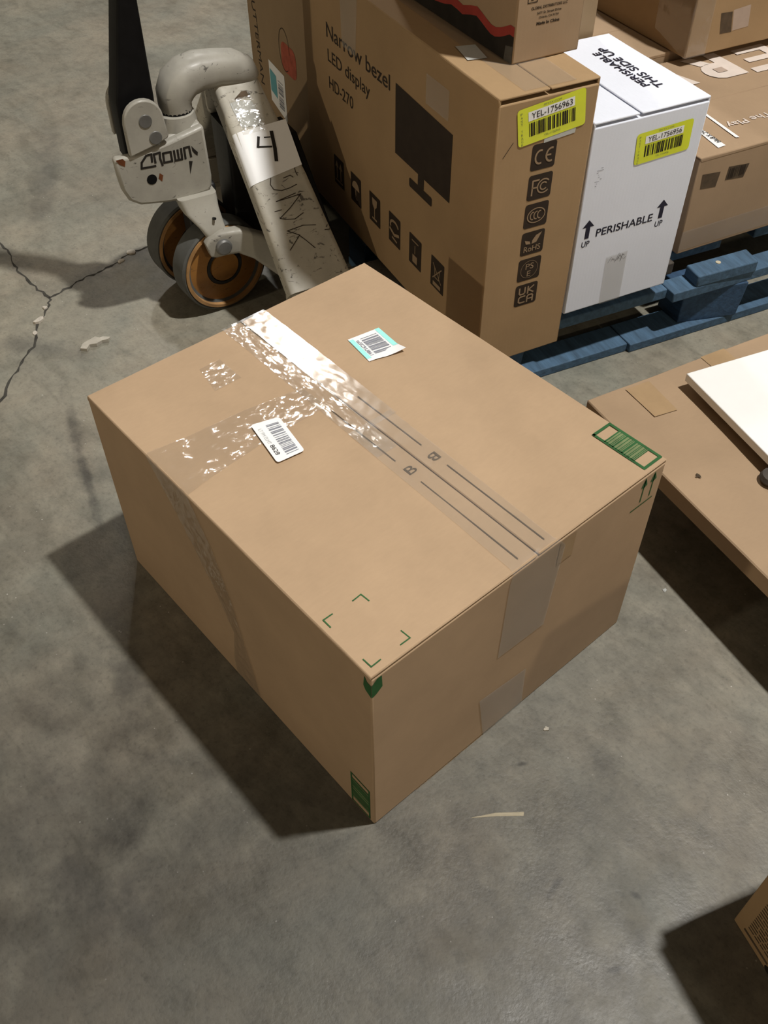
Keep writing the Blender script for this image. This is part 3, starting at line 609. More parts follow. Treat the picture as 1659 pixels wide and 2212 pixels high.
# ------------------------------------------------------------------ wave-print carton on top of the monitor carton
VX, VY, VH = 0.121, 0.40, 0.58
wv = carton('wave_print_carton', 'brown carton with a red and black wave print, on top of the monitor carton', (-0.544, 0.746, PH + MH + 0.0005), 77, VX, VY, VH, 'card3', seam='y')
f = faces(VX, VY, VH); F_ = f['front']; LE2 = Face((0, 0, 0), (0, -1, 0), (0, 0, 1), 0.0005)
wave = [(0.001, 0.0395), (0.012, 0.040), (0.024, 0.034), (0.037, 0.0285), (0.050, 0.0245), (0.062, 0.0245), (0.075, 0.028), (0.090, 0.033), (0.104, 0.037), (0.122, 0.033), (0.144, 0.0265), (0.160, 0.029), (0.179, 0.0305), (0.200, 0.025), (0.23, 0.021), (0.27, 0.027), (0.32, 0.020), (0.36, 0.024), (0.399, 0.018)]
bk = MB(); rd = MB()
for (a, z), (b, y) in zip(wave, wave[1:]):
    bk.poly([LE2.p(-a, 0.001), LE2.p(-a, z), LE2.p(-b, y), LE2.p(-b, 0.001)])
    rd.poly([LE2.p(-a, z), LE2.p(-a, z + 0.0135), LE2.p(-b, y + 0.0135), LE2.p(-b, y)])
bk.build('black_wave', 'ink', wv); rd.build('red_wave', 'red', wv)
tx = MB()
text(tx, F_, 'GLOBAL DISTRIBUTORS LLC', 0.025, 0.089, 0.0725, 0.0765, 1, 0.02); text(tx, F_, '5671 St. Street Drive', 0.036, 0.079, 0.0650, 0.0685, 1, 0.02); text(tx, F_, 'Ontario, CA 91761', 0.040, 0.075, 0.0585, 0.0620, 1, 0.02); text(tx, F_, 'Made In China', 0.037, 0.078, 0.0500, 0.0545, 1, 0.035)
stroke(tx, F_, [(0.018, 0.083), (0.034, 0.083), (0.034, 0.103), (0.018, 0.103)], 0.0012, closed=True); tx.poly([F_.p(0.023, 0.086), F_.p(0.028, 0.086), F_.p(0.026, 0.099)]); text(tx, F_, '15 kg', 0.038, 0.052, 0.085, 0.091, 1)
tx.build('printed_lettering', 'ink_brown', wv)
tape('corner_tape', 'tape_flat', wv, [((-0.0004, 0.022, 0.0), (-0.0004, 0.001, 0.0), (-1, 0, 0)), ((-0.0004, 0.020, 0.022), (-0.0004, 0.001, 0.026), (-1, 0, 0))], 6, 6, 0.0003, 0.0004, 6.0, 60)

# ------------------------------------------------------------------ tall carton behind the monitor carton
TX, TY, TH = 0.30, 0.36, 0.62
tc = carton('tall_carton', 'tall brown carton with a faded red stamp, behind the monitor carton', (-1.199, 0.856, PH), 75.5, TX, TY, TH, 'card4', seam='y')
LE3 = Face((0, 0, 0), (0, -1, 0), (0, 0, 1), 0.0005)
s3 = patch('shipping_sticker', 'paper', tc, LE3, [(-0.247, 0.085), (-0.153, 0.068), (-0.153, 0.174), (-0.247, 0.178)], 1.2)
patch('teal_block', 'teal2', s3, LE3, [(-0.243, 0.110), (-0.205, 0.103), (-0.205, 0.155), (-0.243, 0.160)], 2.0)
b3 = MB(); bars(b3, LE3, -0.195, -0.165, 0.088, 0.150, 12, 7, 2.0, along='b'); b3.build('barcode_print', 'ink_grey', s3)
rs = MB(); rs.poly([LE3.p(*p) for p in rr_pts(-0.160, -0.075, 0.188, 0.252, 0.02)]); rs.build('red_stamp', 'red_faint', tc)
oc = MB(); stroke(oc, LE3, arc(-0.140, 0.235, 0.030, 0.045, 0, 300, 24), 0.0016, 1.6); oc.build('marker_loop', 'ink_brown', tc)
tx = MB(); text(tx, Sub(LE3, (-0.330, 0.300), (0.10, -0.995), (0.995, 0.10)), 'BUTTERMAN', 0, 0.20, 0, 0.022, 1, 0.0); tx.build('marker_lettering', 'ink_brown', tc)

# ------------------------------------------------------------------ gaming carton with white lettering
GX, GY, GH = 0.62, 0.385, 0.207
gc = carton('white_lettered_carton', 'brown carton with large white block lettering on top, right of the white carton', (-0.465, 1.22, PH), 75.8, GX, GY, GH, 'card3', seam='x', gap=0.001)
f = faces(GX, GY, GH); F_ = f['front']; TT = f['top']; TT.l = 0.0012
bb = MB(); bb.poly([F_.p(*p) for p in [(0.0172, 0.1405), (0.0567, 0.1366), (0.0600, 0.1675), (0.0140, 0.1715)]]); bb.poly([F_.p(*p) for p in [(0.0783, 0.1450), (0.1258, 0.1404), (0.1323, 0.1680), (0.0793, 0.1727)]])
bb.build('printed_dark_panels', 'ink_line', gc)
b4 = MB(); bars(b4, F_, 0.083, 0.124, 0.147, 0.168, 12, 9, 1.8); b4.build('barcode_print', 'ink_brown', gc)
# big letters, read from the far side: reading direction -x, up -y
def big_letter(parts, name, mat): 
    m = MB()
    for p in parts: m.poly([TT.p(a, b) for a, b in reversed(p)])
    return m.build(name, mat, gc)
big_letter([[(0.475, 0.250), (0.450, 0.250), (0.450, 0.365), (0.475, 0.365)], [(0.450, 0.250), (0.362, 0.250), (0.362, 0.273), (0.450, 0.273)], [(0.450, 0.298), (0.382, 0.298), (0.382, 0.318), (0.450, 0.318)], [(0.450, 0.342), (0.385, 0.342), (0.385, 0.365), (0.450, 0.365)]], 'white_letter', 'white_ink')
rp = [[(0.345, 0.258), (0.312, 0.258), (0.312, 0.374), (0.345, 0.374)], [(0.312, 0.258), (0.285, 0.258), (0.268, 0.266), (0.258, 0.280), (0.255, 0.295), (0.258, 0.310), (0.266, 0.323), (0.285, 0.332), (0.312, 0.332)], [(0.300, 0.332), (0.270, 0.328), (0.248, 0.372), (0.278, 0.374)]]
big_letter(rp, 'white_letter', 'white_ink')
patch('letter_counter', 'grey_shadow_ink', gc, TT, [(0.284, 0.284), (0.309, 0.284), (0.309, 0.306), (0.284, 0.306)], 1.8)
big_letter([[(0.216, 0.264), (0.172, 0.264), (0.180, 0.345), (0.190, 0.345)]], 'white_letter', 'white_ink')
tx = MB(); text(tx, Sub(TT, (0.248, 0.098), (-1, -0.03), (0.03, -1)), 'The Play', 0, 0.114, -0.002, 0.022, 1, 0.01); tx.build('top_lettering', 'white_ink', gc)
big_letter([[(0.1325, 0.150), (0.126, 0.150), (0.115, 0.036), (0.1225, 0.034)]], 'white_line', 'paper')
stp = MB().poly([TT.p(*p) for p in [(0.0560, 0.018), (0.0760, 0.020), (0.0790, 0.090), (0.0660, 0.090)]]).build('white_strip', 'paper', gc)
text(MB(), Sub(TT, (0.0755, 0.086), (-0.03, -1), (-1, 0.03)), 'PC X Build', 0, 0.052, -0.003, 0.008, 2, 0.01).build('strip_lettering', 'ink', stp)
tape('low_tape', 'tape_thin', gc, [((0.0, -0.0004, 0.052), (0.0, -0.0004, 0.008), (0, -1, 0)), ((0.42, -0.0004, 0.055), (0.42, -0.0004, 0.008), (0, -1, 0))], 26, 8, 0.0006, 0.0004, 15.0, 50)

# cartons stacked behind
bk1 = carton('back_carton', 'brown carton standing under the taped carton, behind the white lettered one', (-0.841, 1.335, PH), 75.8, 0.62, 0.30, 0.225, 'card3', seam='x')
B_X, B_Y, B_H = 0.45, 0.36, 0.28
tb = carton('taped_carton', 'brown carton with clear tape wrapped round its corner, overhanging the white lettered carton', (-0.742, 1.531, 0.3725), 76, B_X, B_Y, B_H, 'card2', seam='x')
F_ = faces(B_X, B_Y, B_H)['front']
patch('barcode_panel', 'ink_line', tb, F_, [(0.086, 0.037), (0.118, 0.036), (0.108, 0.0795), (0.076, 0.081)], 1.0)
patch('barcode_panel', 'grey_shadow_ink', tb, F_, [(0.120, 0.038), (0.165, 0.040), (0.157, 0.086), (0.110, 0.082)], 1.0)
tape('corner_wrap', 'tape', tb, [((0.055, -0.0006, 0.0), (0.050, -0.0006, 0.2), (0, -1, 0)), ((0.002, -0.0006, 0.0), (0.002, -0.0006, 0.2), (-0.3, -1, 0)), ((-0.0006, 0.004, 0.0), (-0.0006, 0.004, 0.2), (-1, -0.3, 0)), ((-0.0006, 0.11, 0.03), (-0.0006, 0.12, 0.2), (-1, 0, 0))], 12, 20, 0.0016, 0.0006, 17.0, 45)
dk = carton('plain_back_carton', 'plain dull brown carton standing upright behind the white carton', (-0.7875, 0.9350, PH), 74.8, 0.245, 0.30, 0.62, 'card4', seam='y')

# ------------------------------------------------------------------ flat carton on a low skid, with a white panel on it
sk = thing('low_skid', 'low dark wooden skid under the flat carton', 'pallet', (-0.285, 0.730, 0), -13.5)
for y in (0.13, 0.33, 0.53): MB().box(0.16, 0.70, y, y + 0.07, 0.0, 0.098).build('runner', 'skid', sk, bevel=0.003)
for x in (0.16, 0.30, 0.44, 0.60): MB().box(x, x + 0.10, 0.12, 0.61, 0.0975, 0.116).build('deck_board', 'skid', sk, bevel=0.002)
fc = thing('flat_carton', 'wide flat brown carton lying on the low skid under the white panel', 'box', (-0.285, 0.730, 0.1164), -13.5)
FXx, FYy, FT = 0.78, 0.64, 0.034
body = slab(0, FXx, 0, FYy, 0, FT, 26, 20, 0.0025, 7.7).build('body', 'card3', fc, bevel=0.002, seg=1)
FT_ = Face((0, 0, FT), (1, 0, 0), (0, 1, 0), 0.003)
tape('brown_tape', 'tape_brown', fc, [((0.010, 0.075, FT), (0.010, 0.125, FT), UP), ((0.090, 0.075, FT), (0.094, 0.120, FT), UP)], 6, 5, 0.0002, 0.0011, 1.0, 30)
tape('brown_tape', 'tape_brown', fc, [((0.000, 0.250, FT), (0.000, 0.305, FT), UP), ((0.090, 0.250, FT), (0.094, 0.300, FT), UP)], 6, 5, 0.0002, 0.0011, 2.0, 30)
for a, b, w in ((0.235, 0.045, 0.007),): patch('stain', 'ink_line', fc, FT_, [(a + w * math.cos(t) * (0.6 + 0.4 * math.sin(3 * t)), b + w * 0.6 * math.sin(t)) for t in [i * math.pi / 6 for i in range(12)]], 0.9)
wp = thing('melamine_board', 'glossy white board lying on the flat carton', 'board', (-0.197, 0.881, 0.1515), -18.5)
MB().box(0, 0.55, 0, 0.40, 0.014, 0.0300).build('board', 'panel', wp, bevel=0.0015)
for x, y in ((0.03, 0.03), (0.50, 0.03), (0.03, 0.36), (0.50, 0.36)): MB().cyl((x, y, 0.0), (0, 0, 1), 0.012, 0.0145, 18).build('foot', 'skid', wp)
kn = MB().lathe((0.247, -0.004, 0.0), (0, 0, 1), [(0.001, 0.0), (0.018, 0.001), (0.020, 0.006), (0.017, 0.013), (0.004, 0.0142)], 20).build('shadow_blob', 'skid', wp, smooth=True)  # dark lump added in place of a rounded shadow at the board's edge

# ------------------------------------------------------------------ carton at the near right
nc = thing('printed_text_carton', 'brown carton covered in lines of small print, standing on the bare floor', 'box', (0.390, 0.259, 0), -19.5)
NX, NY, NH = 0.42, 0.34, 0.385
MB().box(0, NX, 0, 0.004, 0, NH).box(0, NX, NY - 0.004, NY, 0, NH).box(0, 0.004, 0.004, NY - 0.004, 0, NH).box(NX - 0.004, NX, 0.004, NY - 0.004, 0, NH).box(0.004, NX - 0.004, 0.004, NY - 0.004, 0, 0.30).build('body', 'card2', nc, bevel=0.0015)
MB().prism([(-0.002, 0.01, NH), (-0.013, 0.01, NH - 0.01), (-0.016, 0.01, 0.20), (-0.012, 0.01, 0.20), (-0.008, 0.01, NH - 0.012), (0.001, 0.01, NH - 0.004)], (0, NY - 0.02, 0)).build('folded_flap', 'card2', nc)
NF = Face((0, 0, 0), (1, 0, 0), (0, 0, 1), 0.0004)
pt = MB(); rp_ = random.Random(9)
for a_, b_ in ((0.018, 0.034), (0.037, 0.041), (0.044, 0.060), (0.074, 0.088)): stroke(pt, NF, [(a_, 0.0135), (b_, 0.0135)], 0.0042)
for i in range(18):
    z = 0.026 + i * 0.0062; x = 0.020
    while x < 0.17:
        w = rp_.uniform(0.004, 0.014); stroke(pt, NF, [(x, z), (min(x + w, 0.172), z)], 0.0022); x += w + 0.0030
pt.build('small_print', 'ink_line', nc)['kind'] = 'stuff'
db_ = MB(); db_.poly([NF.p(0.068 + 0.008 * math.cos(t), 0.006 + 0.006 * math.sin(t)) for t in [i * math.pi / 8 for i in range(16)]]); db_.build('printed_dot', 'ink', nc)

# ------------------------------------------------------------------ pallet jack
J = thing('pallet_jack', 'worn cream pallet jack with black handle, amber wheels and a taped number 4', 'pallet jack', (-1.192, 0.520, 0), -13)
# wheels on a slightly steered axle
ast = R(8); axd = Vector((math.cos(ast), math.sin(ast), 0)); pc = Vector((0.0008, 0.0212, 0.100))
for d in (0.060, -0.060):
    c = pc + axd * (d - 0.025)
    w = MB().lathe(c, axd, [(0.088, 0.003), (0.096, 0.0), (0.0995, 0.004), (0.0995, 0.046), (0.096, 0.050), (0.088, 0.047), (0.060, 0.030), (0.060, 0.020), (0.088, 0.003)], 72, False).build('steer_wheel', 'tire', J, smooth=True)
    for sgn, h0 in ((1, 0.050), (-1, 0.0)):
        a = axd * sgn; cc = c + axd * h0
        MB().lathe(cc, a, [(0.0925, -0.004), (0.0925, 0.0015), (0.086, 0.002), (0.084, -0.006), (0.084, -0.010)], 72, False).build('wheel_rim', 'hub_rim', w, smooth=True)
        MB().lathe(cc, a, [(0.085, -0.010), (0.080, -0.009), (0.042, -0.005), (0.040, -0.012), (0.034, -0.012), (0.032, -0.003), (0.004, -0.002)], 72).build('hub_disc', 'hub', w, smooth=True)
        MB().lathe(cc, a, [(0.0415, -0.0060), (0.0405, -0.0038), (0.0345, -0.0038), (0.0335, -0.0060)], 56, False).build('hub_groove', 'dark', w, smooth=True)
MB().cyl(pc - axd * 0.07, axd, 0.012, 0.14, 20).build('axle', 'dark', J, smooth=True)
MB().box(-0.028, 0.028, -0.01, 0.055, 0.10, 0.26).build('axle_mount', 'dark', J, bevel=0.006)
# pump housing with ears
prof = [(-0.143, 0.368), (-0.142, 0.333), (-0.139, 0.303), (-0.130, 0.280), (-0.110, 0.266), (-0.060, 0.2575), (-0.019, 0.254), (0.030, 0.260), (0.039, 0.268), (0.0415, 0.290), (0.039, 0.393), (-0.034, 0.377), (-0.10, 0.366)]
hs = MB().prism([(0.036, a, b) for a, b in prof], (0.020, 0, 0)).build('pump_housing', 'jack', J, bevel=0.006)
prof2 = [(max(a, -0.105), b) for a, b in prof if a > -0.12]
MB().prism([(-0.046, a, b) for a, b in prof2], (0.084, 0, 0)).build('pump_body', 'jack', J, bevel=0.006)
ear = [(-0.112, 0.366), (-0.112, 0.425)] + [(-0.0735 + 0.0375 * math.cos(R(t)), 0.428 + 0.0375 * math.sin(R(t))) for t in range(172, -10, -14)] + [(-0.032, 0.392), (-0.034, 0.387), (-0.06, 0.378)]
for x in (0.046, -0.058): MB().prism([(x, a, b) for a, b in ear], (0.0145, 0, 0)).build('ear_plate', 'jack', J, bevel=0.003)
for a, b in ((-0.0715, 0.427), (-0.0580, 0.393)): MB().cyl((0.058, a, b), (1, 0, 0), 0.0125, 0.0040, 28).build('pivot_pin', 'steel', J, bevel=0.001)
MB().lathe((0.0545, -0.0790, 0.3130), (1, 0, 0), [(0.0100, 0.0), (0.0100, 0.0022), (0.0004, 0.0022)], 24).build('oil_hole', 'black', hs, smooth=True)
HF = Face((0.056, 0, 0), (0, 1, 0), (0, 0, 1), 0.0005)
lg = MB()
for pts in ([(-0.0723, 0.3473), (-0.0711, 0.362), (-0.081, 0.3619), (-0.0923, 0.3504), (-0.0945, 0.3392), (-0.0674, 0.3377)], [(-0.0662, 0.3441), (-0.0664, 0.3609), (-0.0547, 0.3614), (-0.0559, 0.35), (-0.0535, 0.336)], [(-0.0486, 0.3583), (-0.0336, 0.3581), (-0.0335, 0.3396), (-0.0494, 0.3401), (-0.0486, 0.3583)], [(-0.0269, 0.3582), (-0.0269, 0.3388), (-0.0134, 0.3385), (-0.0124, 0.359)], [(-0.0201, 0.3389), (-0.0197, 0.3582)], [(-0.0066, 0.3382), (-0.0065, 0.3592), (0.0037, 0.3594), (0.0048, 0.3397)]):
    stroke(lg, HF, pts, 0.0042)
lg.poly([HF.p(a, b) for a, b in [(0.0085, 0.3600), (0.014, 0.352), (0.0195, 0.3450), (0.0180, 0.3380), (0.0130, 0.3430), (0.0090, 0.3500)]])
lg.poly([HF.p(a, b) for a, b in [(-0.0008, 0.3317), (0.0064, 0.3297), (-0.0021, 0.3046)]])
lg.build('embossed_lettering', 'ink', hs)
MB().poly([HF.p(a, b) for a, b in [(-0.140, 0.366), (-0.134, 0.356), (-0.125, 0.350), (-0.122, 0.360), (-0.126, 0.366)]]).build('rust_patch', 'rust', hs)
MB().poly([HF.p(a, b) for a, b in [(-0.062, 0.322), (-0.056, 0.316), (-0.060, 0.304), (-0.066, 0.312)]]).build('rust_patch', 'rust', hs)
# handle
def rsec(x0, x1, y0, y1, z, r=0.006): return [Vector((a, b, z)) for a, b in rr_pts(x0, x1, y0, y1, r, 4)]
MB().loft([rsec(-0.026, 0.026, -0.112, -0.042, 0.345), rsec(-0.028, 0.028, -0.111, -0.040, 0.42), rsec(-0.028, 0.028, -0.110, -0.038, 0.455), rsec(-0.028, 0.028, -0.103, -0.038, 0.480), rsec(-0.028, 0.028, -0.072, -0.037, 0.623), rsec(-0.028, 0.028, -0.072, -0.040, 0.72), rsec(-0.026, 0.026, -0.115, -0.088, 1.05)]).build('handle', 'black', J, smooth=True)
# gooseneck head
def hsec(c, d, hw, ht, r):
    d = Vector(d).normalized(); nrm = Vector((1, 0, 0)).cross(d).normalized()
    return [Vector(c) + Vector((1, 0, 0)) * a + nrm * b for a, b in rr_pts(-hw, hw, -ht, ht, r, 6)]
MB().loft([hsec((0, 0.006, 0.398), (0, 0, 1), 0.030, 0.030, 0.0298), hsec((0, 0.006, 0.424), (0, 0.05, 1), 0.032, 0.032, 0.0315), hsec((-0.002, 0.010, 0.440), (0, 0.3, 1), 0.036, 0.036, 0.034), hsec((-0.006, 0.021, 0.455), (0, 0.8, 1), 0.039, 0.037, 0.034), hsec((-0.010, 0.038, 0.463), (0, 1, 0.45), 0.040, 0.035, 0.031), hsec((-0.014, 0.064, 0.466), (0, 1, 0.05), 0.039, 0.033, 0.029), hsec((-0.018, 0.100, 0.463), (0, 1, -0.10), 0.036, 0.031, 0.027), hsec((-0.018, 0.135, 0.457), (0, 1, -0.22), 0.036, 0.031, 0.027), hsec((-0.018, 0.160, 0.447), (0, 1, -0.6), 0.034, 0.026, 0.024), hsec((-0.018, 0.170, 0.436), (0, 1, -1.0), 0.030, 0.016, 0.015)]).build('gooseneck', 'jack', J, smooth=True)
MB().lathe((0, 0.004, 0.372), (0, 0, 1), [(0.040, 0.0), (0.040, 0.010), (0.036, 0.034), (0.031, 0.036)], 40).build('ram_collar', 'jack', J, smooth=True)
MB().lathe((0, 0.006, 0.406), (0, 0, 1), [(0.031, 0.0), (0.031, 0.006)], 40).build('ram_seal', 'black', J, smooth=True)
# splayed legs
SL = math.hypot(1, 0.973); ua = Vector((1 / SL, 0, -0.973 / SL)); un = Vector((0.973 / SL, 0, 1 / SL))
def leg(sgn, mat):
    def sec(s, f0, f1, th, c=None, d=None):
        base = Vector((0, 0, 0.4496)) + ua * s
        o = [base + un * b + Vector((0, a, 0)) for a, b in rr_pts(f0, f1, -th, 0.0, 0.013, 5)]
        return [Vector((p.x if sgn > 0 else -0.036 - p.x, p.y, p.z)) for p in o]
    m = MB().loft([sec(-0.02, 0.084, 0.174, 0.05), sec(0.05, 0.085, 0.182, 0.05), sec(0.21, 0.088, 0.206, 0.048), sec(0.33, 0.088, 0.216, 0.045), sec(0.43, 0.088, 0.225, 0.045)])
    o = m.build('leg', mat, J, smooth=True)
    col = MB().loft([sec(0.000, 0.080, 0.176, 0.03), sec(0.010, 0.080, 0.177, 0.03)])
    col.v = [(p[0] + sgn * un.x * 0.005, p[1], p[2] + un.z * 0.005) for p in col.v]
    col.build('weld_bead', 'jack', o, smooth=True)
    foot = MB().loft([[Vector((sgn * (0.262 + a * 0.0), f_, z_)) for a, f_, z_ in ((0, 0.095, 0.165), (0, 0.215, 0.165), (0, 0.215, 0.03), (0, 0.095, 0.03))], [Vector((sgn * 0.335, f_, z_)) for f_, z_ in ((0.10, 0.130), (0.210, 0.130), (0.210, 0.03), (0.10, 0.03))]])
    foot.build('leg_foot', mat, J, bevel=0.008)
    return o
near = leg(1, 'jack2'); leg(-1, 'jack2')
class LegF:
    def __init__(s): s.l = 0.0006
    def p(s, a, b, k=1.0): return Vector((0, b, 0.4496)) + ua * a + un * (s.l * k)
    n = un
LG = LegF()
# number sheet wrapped over the leg's rounded edge
sh = []; fs = []
prof_f = [(0.0875, -0.016), (0.0885, -0.008), (0.0925, -0.0030), (0.1010, 0.0)] + [(0.101 + 0.099 * i / 8, 0.0) for i in range(1, 9)]
for i, (b, h) in enumerate(prof_f):
    t = (b - 0.0895) / 0.112
    s0 = 0.108 - 0.005 * t; s1 = 0.2105 - 0.0155 * t
    for j in range(7): sh.append(LG.p(s0 + (s1 - s0) * j / 6, b, 1.0) + un * (h + 0.0004) + Vector((0, -0.0012 if i < 3 else 0, 0)))
for i in range(len(prof_f) - 1):
    for j in range(6): q = i * 7 + j; fs.append((q, q + 1, q + 8, q + 7))
sheet = MB().add(sh, fs).build('number_sheet', 'paper', near, smooth=True); sheet['label'] = 'white paper sheet with a handwritten 4'
fo = MB()
for pts, w in (([(0.1257, 0.1338), (0.1432, 0.1262)], 0.0052), ([(0.1432, 0.1262), (0.1484, 0.1526)], 0.0034), ([(0.1217, 0.1627), (0.1526, 0.1582), (0.1755, 0.1526)], 0.0072)): stroke(fo, LG, pts, w, 3.0)
stroke(fo, LG, [(0.1283, 0.1450), (0.1300, 0.1565)], 0.0022, 3.0)
fo.build('handwritten_number', 'ink', sheet)
hw = MB()
for pts in ([(0.2057, 0.1295), (0.218, 0.1242), (0.2285, 0.1274), (0.234, 0.1417), (0.2328, 0.1606), (0.2296, 0.1753)], [(0.2452, 0.1673), (0.2518, 0.1236), (0.2506, 0.1538), (0.2492, 0.1772), (0.2702, 0.1464), (0.2847, 0.1193), (0.2892, 0.1289), (0.2931, 0.148), (0.2857, 0.1685)], [(0.3144, 0.1847), (0.3089, 0.1597), (0.3115, 0.1246), (0.3245, 0.1444), (0.3392, 0.1554), (0.3572, 0.1674)], [(0.325, 0.1463), (0.3485, 0.1167)], [(0.2697, 0.1138), (0.2695, 0.1282)], [(0.3282, 0.1995), (0.33, 0.2100)], [(0.2117, 0.1542), (0.2096, 0.1694), (0.2145, 0.1737)], [(0.197, 0.1834), (0.205, 0.1825), (0.213, 0.1836)]):
    stroke(hw, LG, pts, 0.0016)
hw.build('handwriting', 'ink_brown', near)
MB().poly([LG.p(a, b, 1.5) for a, b in [(0.0512, 0.103), (0.0492, 0.1166), (0.0556, 0.1462), (0.0933, 0.1521), (0.1014, 0.145), (0.1014, 0.1109), (0.067, 0.104)]]).build('peeled_tape', 'paper_dull', near)
tape('sheet_tape', 'tape_wrap', near, [(LG.p(0.045, 0.106), LG.p(0.045, 0.150), un), (LG.p(0.115, 0.106), LG.p(0.115, 0.156), un)], 14, 12, 0.0012, 0.0012, 3.0, 120)
MB().poly([LG.p(a, b, 1.2) for a, b in [(0.0449, 0.1142), (0.0336, 0.1325), (0.0338, 0.1424), (0.0499, 0.1464), (0.044, 0.1365), (0.0479, 0.1191)]]).build('grease_mark', 'ink_line', near)
# linkage
def bsec(c, d, hw_, hh):
    d = Vector(d).normalized(); s = Vector((1, 0, 0)); s = (s - d * s.dot(d)).normalized(); t = d.cross(s)
    return [Vector(c) + s * a + t * b for a, b in rr_pts(-hw_, hw_, -hh, hh, min(hw_, hh) * 0.6, 4)]
def zsec(c, hl, hf, r=0.010): return [Vector((c[0] + a, c[1] + b, c[2])) for a, b in rr_pts(-hl, hl, -hf, hf, min(r, hl * 0.9, hf * 0.9), 4)]
MB().loft([zsec((0.046, 0.002, 0.262), 0.026, 0.040), zsec((0.056, 0.004, 0.235), 0.026, 0.036), zsec((0.080, 0.014, 0.208), 0.022, 0.026), zsec((0.097, 0.022, 0.182), 0.016, 0.021), zsec((0.100, 0.025, 0.158), 0.012, 0.016)]).build('yoke', 'jack', J, smooth=True)
MB().loft([bsec((0.106, -0.006, 0.166), (0, 1, 0.25), 0.012, 0.016), bsec((0.106, 0.004, 0.170), (0, 1, 0.2), 0.013, 0.024), bsec((0.106, 0.028, 0.174), (0.05, 1, 0.1), 0.014, 0.0275), bsec((0.113, 0.060, 0.174), (0.25, 1, -0.15), 0.014, 0.027), bsec((0.130, 0.095, 0.160), (0.5, 1, -0.5), 0.015, 0.028), bsec((0.165, 0.135, 0.130), (0.8, 1, -0.7), 0.016, 0.030), bsec((0.235, 0.170, 0.095), (1, 0.4, -0.4), 0.016, 0.028)]).build('lift_arm', 'jack', J, smooth=True)
MB().lathe((0.118, 0.024, 0.172), (1, 0, 0), [(0.0165, 0.0), (0.0165, 0.008), (0.0135, 0.011), (0.002, 0.0118)], 32).build('pivot_bolt', 'steel', J, smooth=True)
MB().cyl((0.078, 0.020, 0.215), (1, 0, 0.45), 0.0028, 0.0275, 12).build('grease_hole', 'black', J)
# dark works behind the leg, bulkhead and forks
MB().loft([rsec(-0.06, 0.03, 0.09, 0.17, 0.06), rsec(-0.06, 0.03, 0.09, 0.17, 0.36)]).build('reservoir', 'dark', J, smooth=True)
MB().prism([(-0.30, 0.232, 0.05), (0.30, 0.232, 0.05), (0.27, 0.232, 0.09), (0.02, 0.232, 0.32), (-0.06, 0.232, 0.32), (-0.30, 0.232, 0.09)], (0, 0.012, 0)).build('bulkhead', 'black', J, bevel=0.002)
for s_ in (1, -1):
    x0, x1 = sorted((s_ * 0.185, s_ * 0.335))
    MB().box(x0, x1, 0.12, 1.28, 0.046, 0.088).build('fork', 'jack2', J, bevel=0.010)

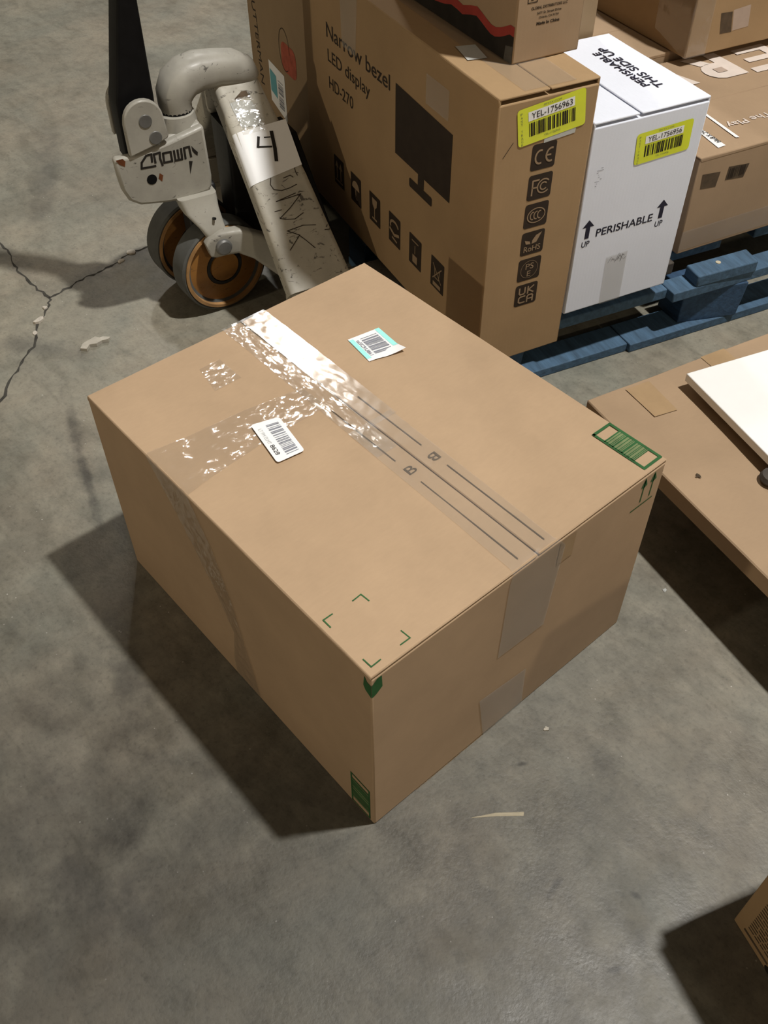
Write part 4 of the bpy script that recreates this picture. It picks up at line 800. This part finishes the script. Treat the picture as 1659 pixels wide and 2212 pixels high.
# ------------------------------------------------------------------ litter on the floor
def chip(name, label, cat, x, y, rad, h, mat, seed, n=9, group=None):
    r_ = random.Random(seed); pts = []
    for i in range(n):
        a = 2 * math.pi * i / n; k = rad * r_.uniform(0.55, 1.1); pts.append((k * math.cos(a), k * 0.75 * math.sin(a)))
    a = r_.uniform(0, 3); ca, sa = math.cos(a), math.sin(a)
    m = MB().loft([[Vector((p * ca - q * sa, p * sa + q * ca, 0.0)) for p, q in pts], [Vector((p * ca - q * sa, p * sa + q * ca, h * r_.uniform(0.5, 1))) for p, q in pts], [Vector((0.6 * (p * ca - q * sa), 0.6 * (p * sa + q * ca), h * r_.uniform(0.7, 1.2))) for p, q in pts]])
    o = m.build(name, mat); o.location = (x, y, 0.0); return tag(o, label, cat, group)
def scrap_sheet():
    out = [(-0.030, -0.012), (-0.018, -0.020), (-0.010, -0.008), (0.004, -0.012), (0.016, -0.004), (0.030, -0.006), (0.036, 0.008), (0.022, 0.012), (0.014, 0.006), (0.006, 0.016), (-0.006, 0.008), (-0.014, 0.014), (-0.022, 0.004)]
    r_ = random.Random(5); a = R(72); ca, sa = math.cos(a), math.sin(a)
    lo = [Vector((p * ca - q * sa, p * sa + q * ca, 0.0003)) for p, q in out]; hi = [v + Vector((0, 0, r_.uniform(0.002, 0.009))) for v in lo]
    o = MB().loft([lo, hi]).build('paper_scrap', 'scrap'); o.location = (-1.182, 0.240, 0); tag(o, 'torn grey paper scrap on the floor near the pallet jack wheel', 'litter')
scrap_sheet()
chip('concrete_chip', 'largest pale concrete chip lying on the floor crack', 'chip', -1.332, 0.190, 0.013, 0.006, 'chip', 2)
chip('concrete_chip', 'pale sliver of concrete where the floor cracks meet', 'chip', -1.366, 0.222, 0.008, 0.004, 'chip', 3)
chip('concrete_chip', 'pale concrete chip on the crack beside the far jack wheel', 'chip', -1.437, 0.482, 0.015, 0.004, 'chip', 4)
chip('concrete_chip', 'small concrete chip on the crack leading to the jack wheels', 'chip', -1.418, 0.443, 0.009, 0.004, 'chip', 5)
chip('concrete_chip', 'tiny concrete chip at the lower end of the crack', 'chip', -1.297, 0.163, 0.008, 0.003, 'chip', 6)
chip('paper_crumb', 'grey crumb of paper on the floor beside the large carton', 'litter', 0.055, 0.281, 0.006, 0.003, 'scrap', 7)
chip('paper_crumb', 'white crumb on the floor at the edge of the flat carton shadow', 'litter', 0.010, 0.614, 0.005, 0.002, 'paper_dull', 8)
sp = MB().loft([[Vector((0.079, 0.104, 0.0002)), Vector((0.080, 0.107, 0.0002)), Vector((0.0795, 0.1055, 0.0015))], [Vector((0.099, 0.131, 0.0002)), Vector((0.095, 0.134, 0.0002)), Vector((0.097, 0.1325, 0.004))], [Vector((0.1235, 0.160, 0.0002)), Vector((0.1195, 0.1645, 0.0002)), Vector((0.1215, 0.1625, 0.004))]]).build('wood_splinter', 'splinter')
tag(sp, 'thin pale wood splinter on the floor by the large carton', 'litter')
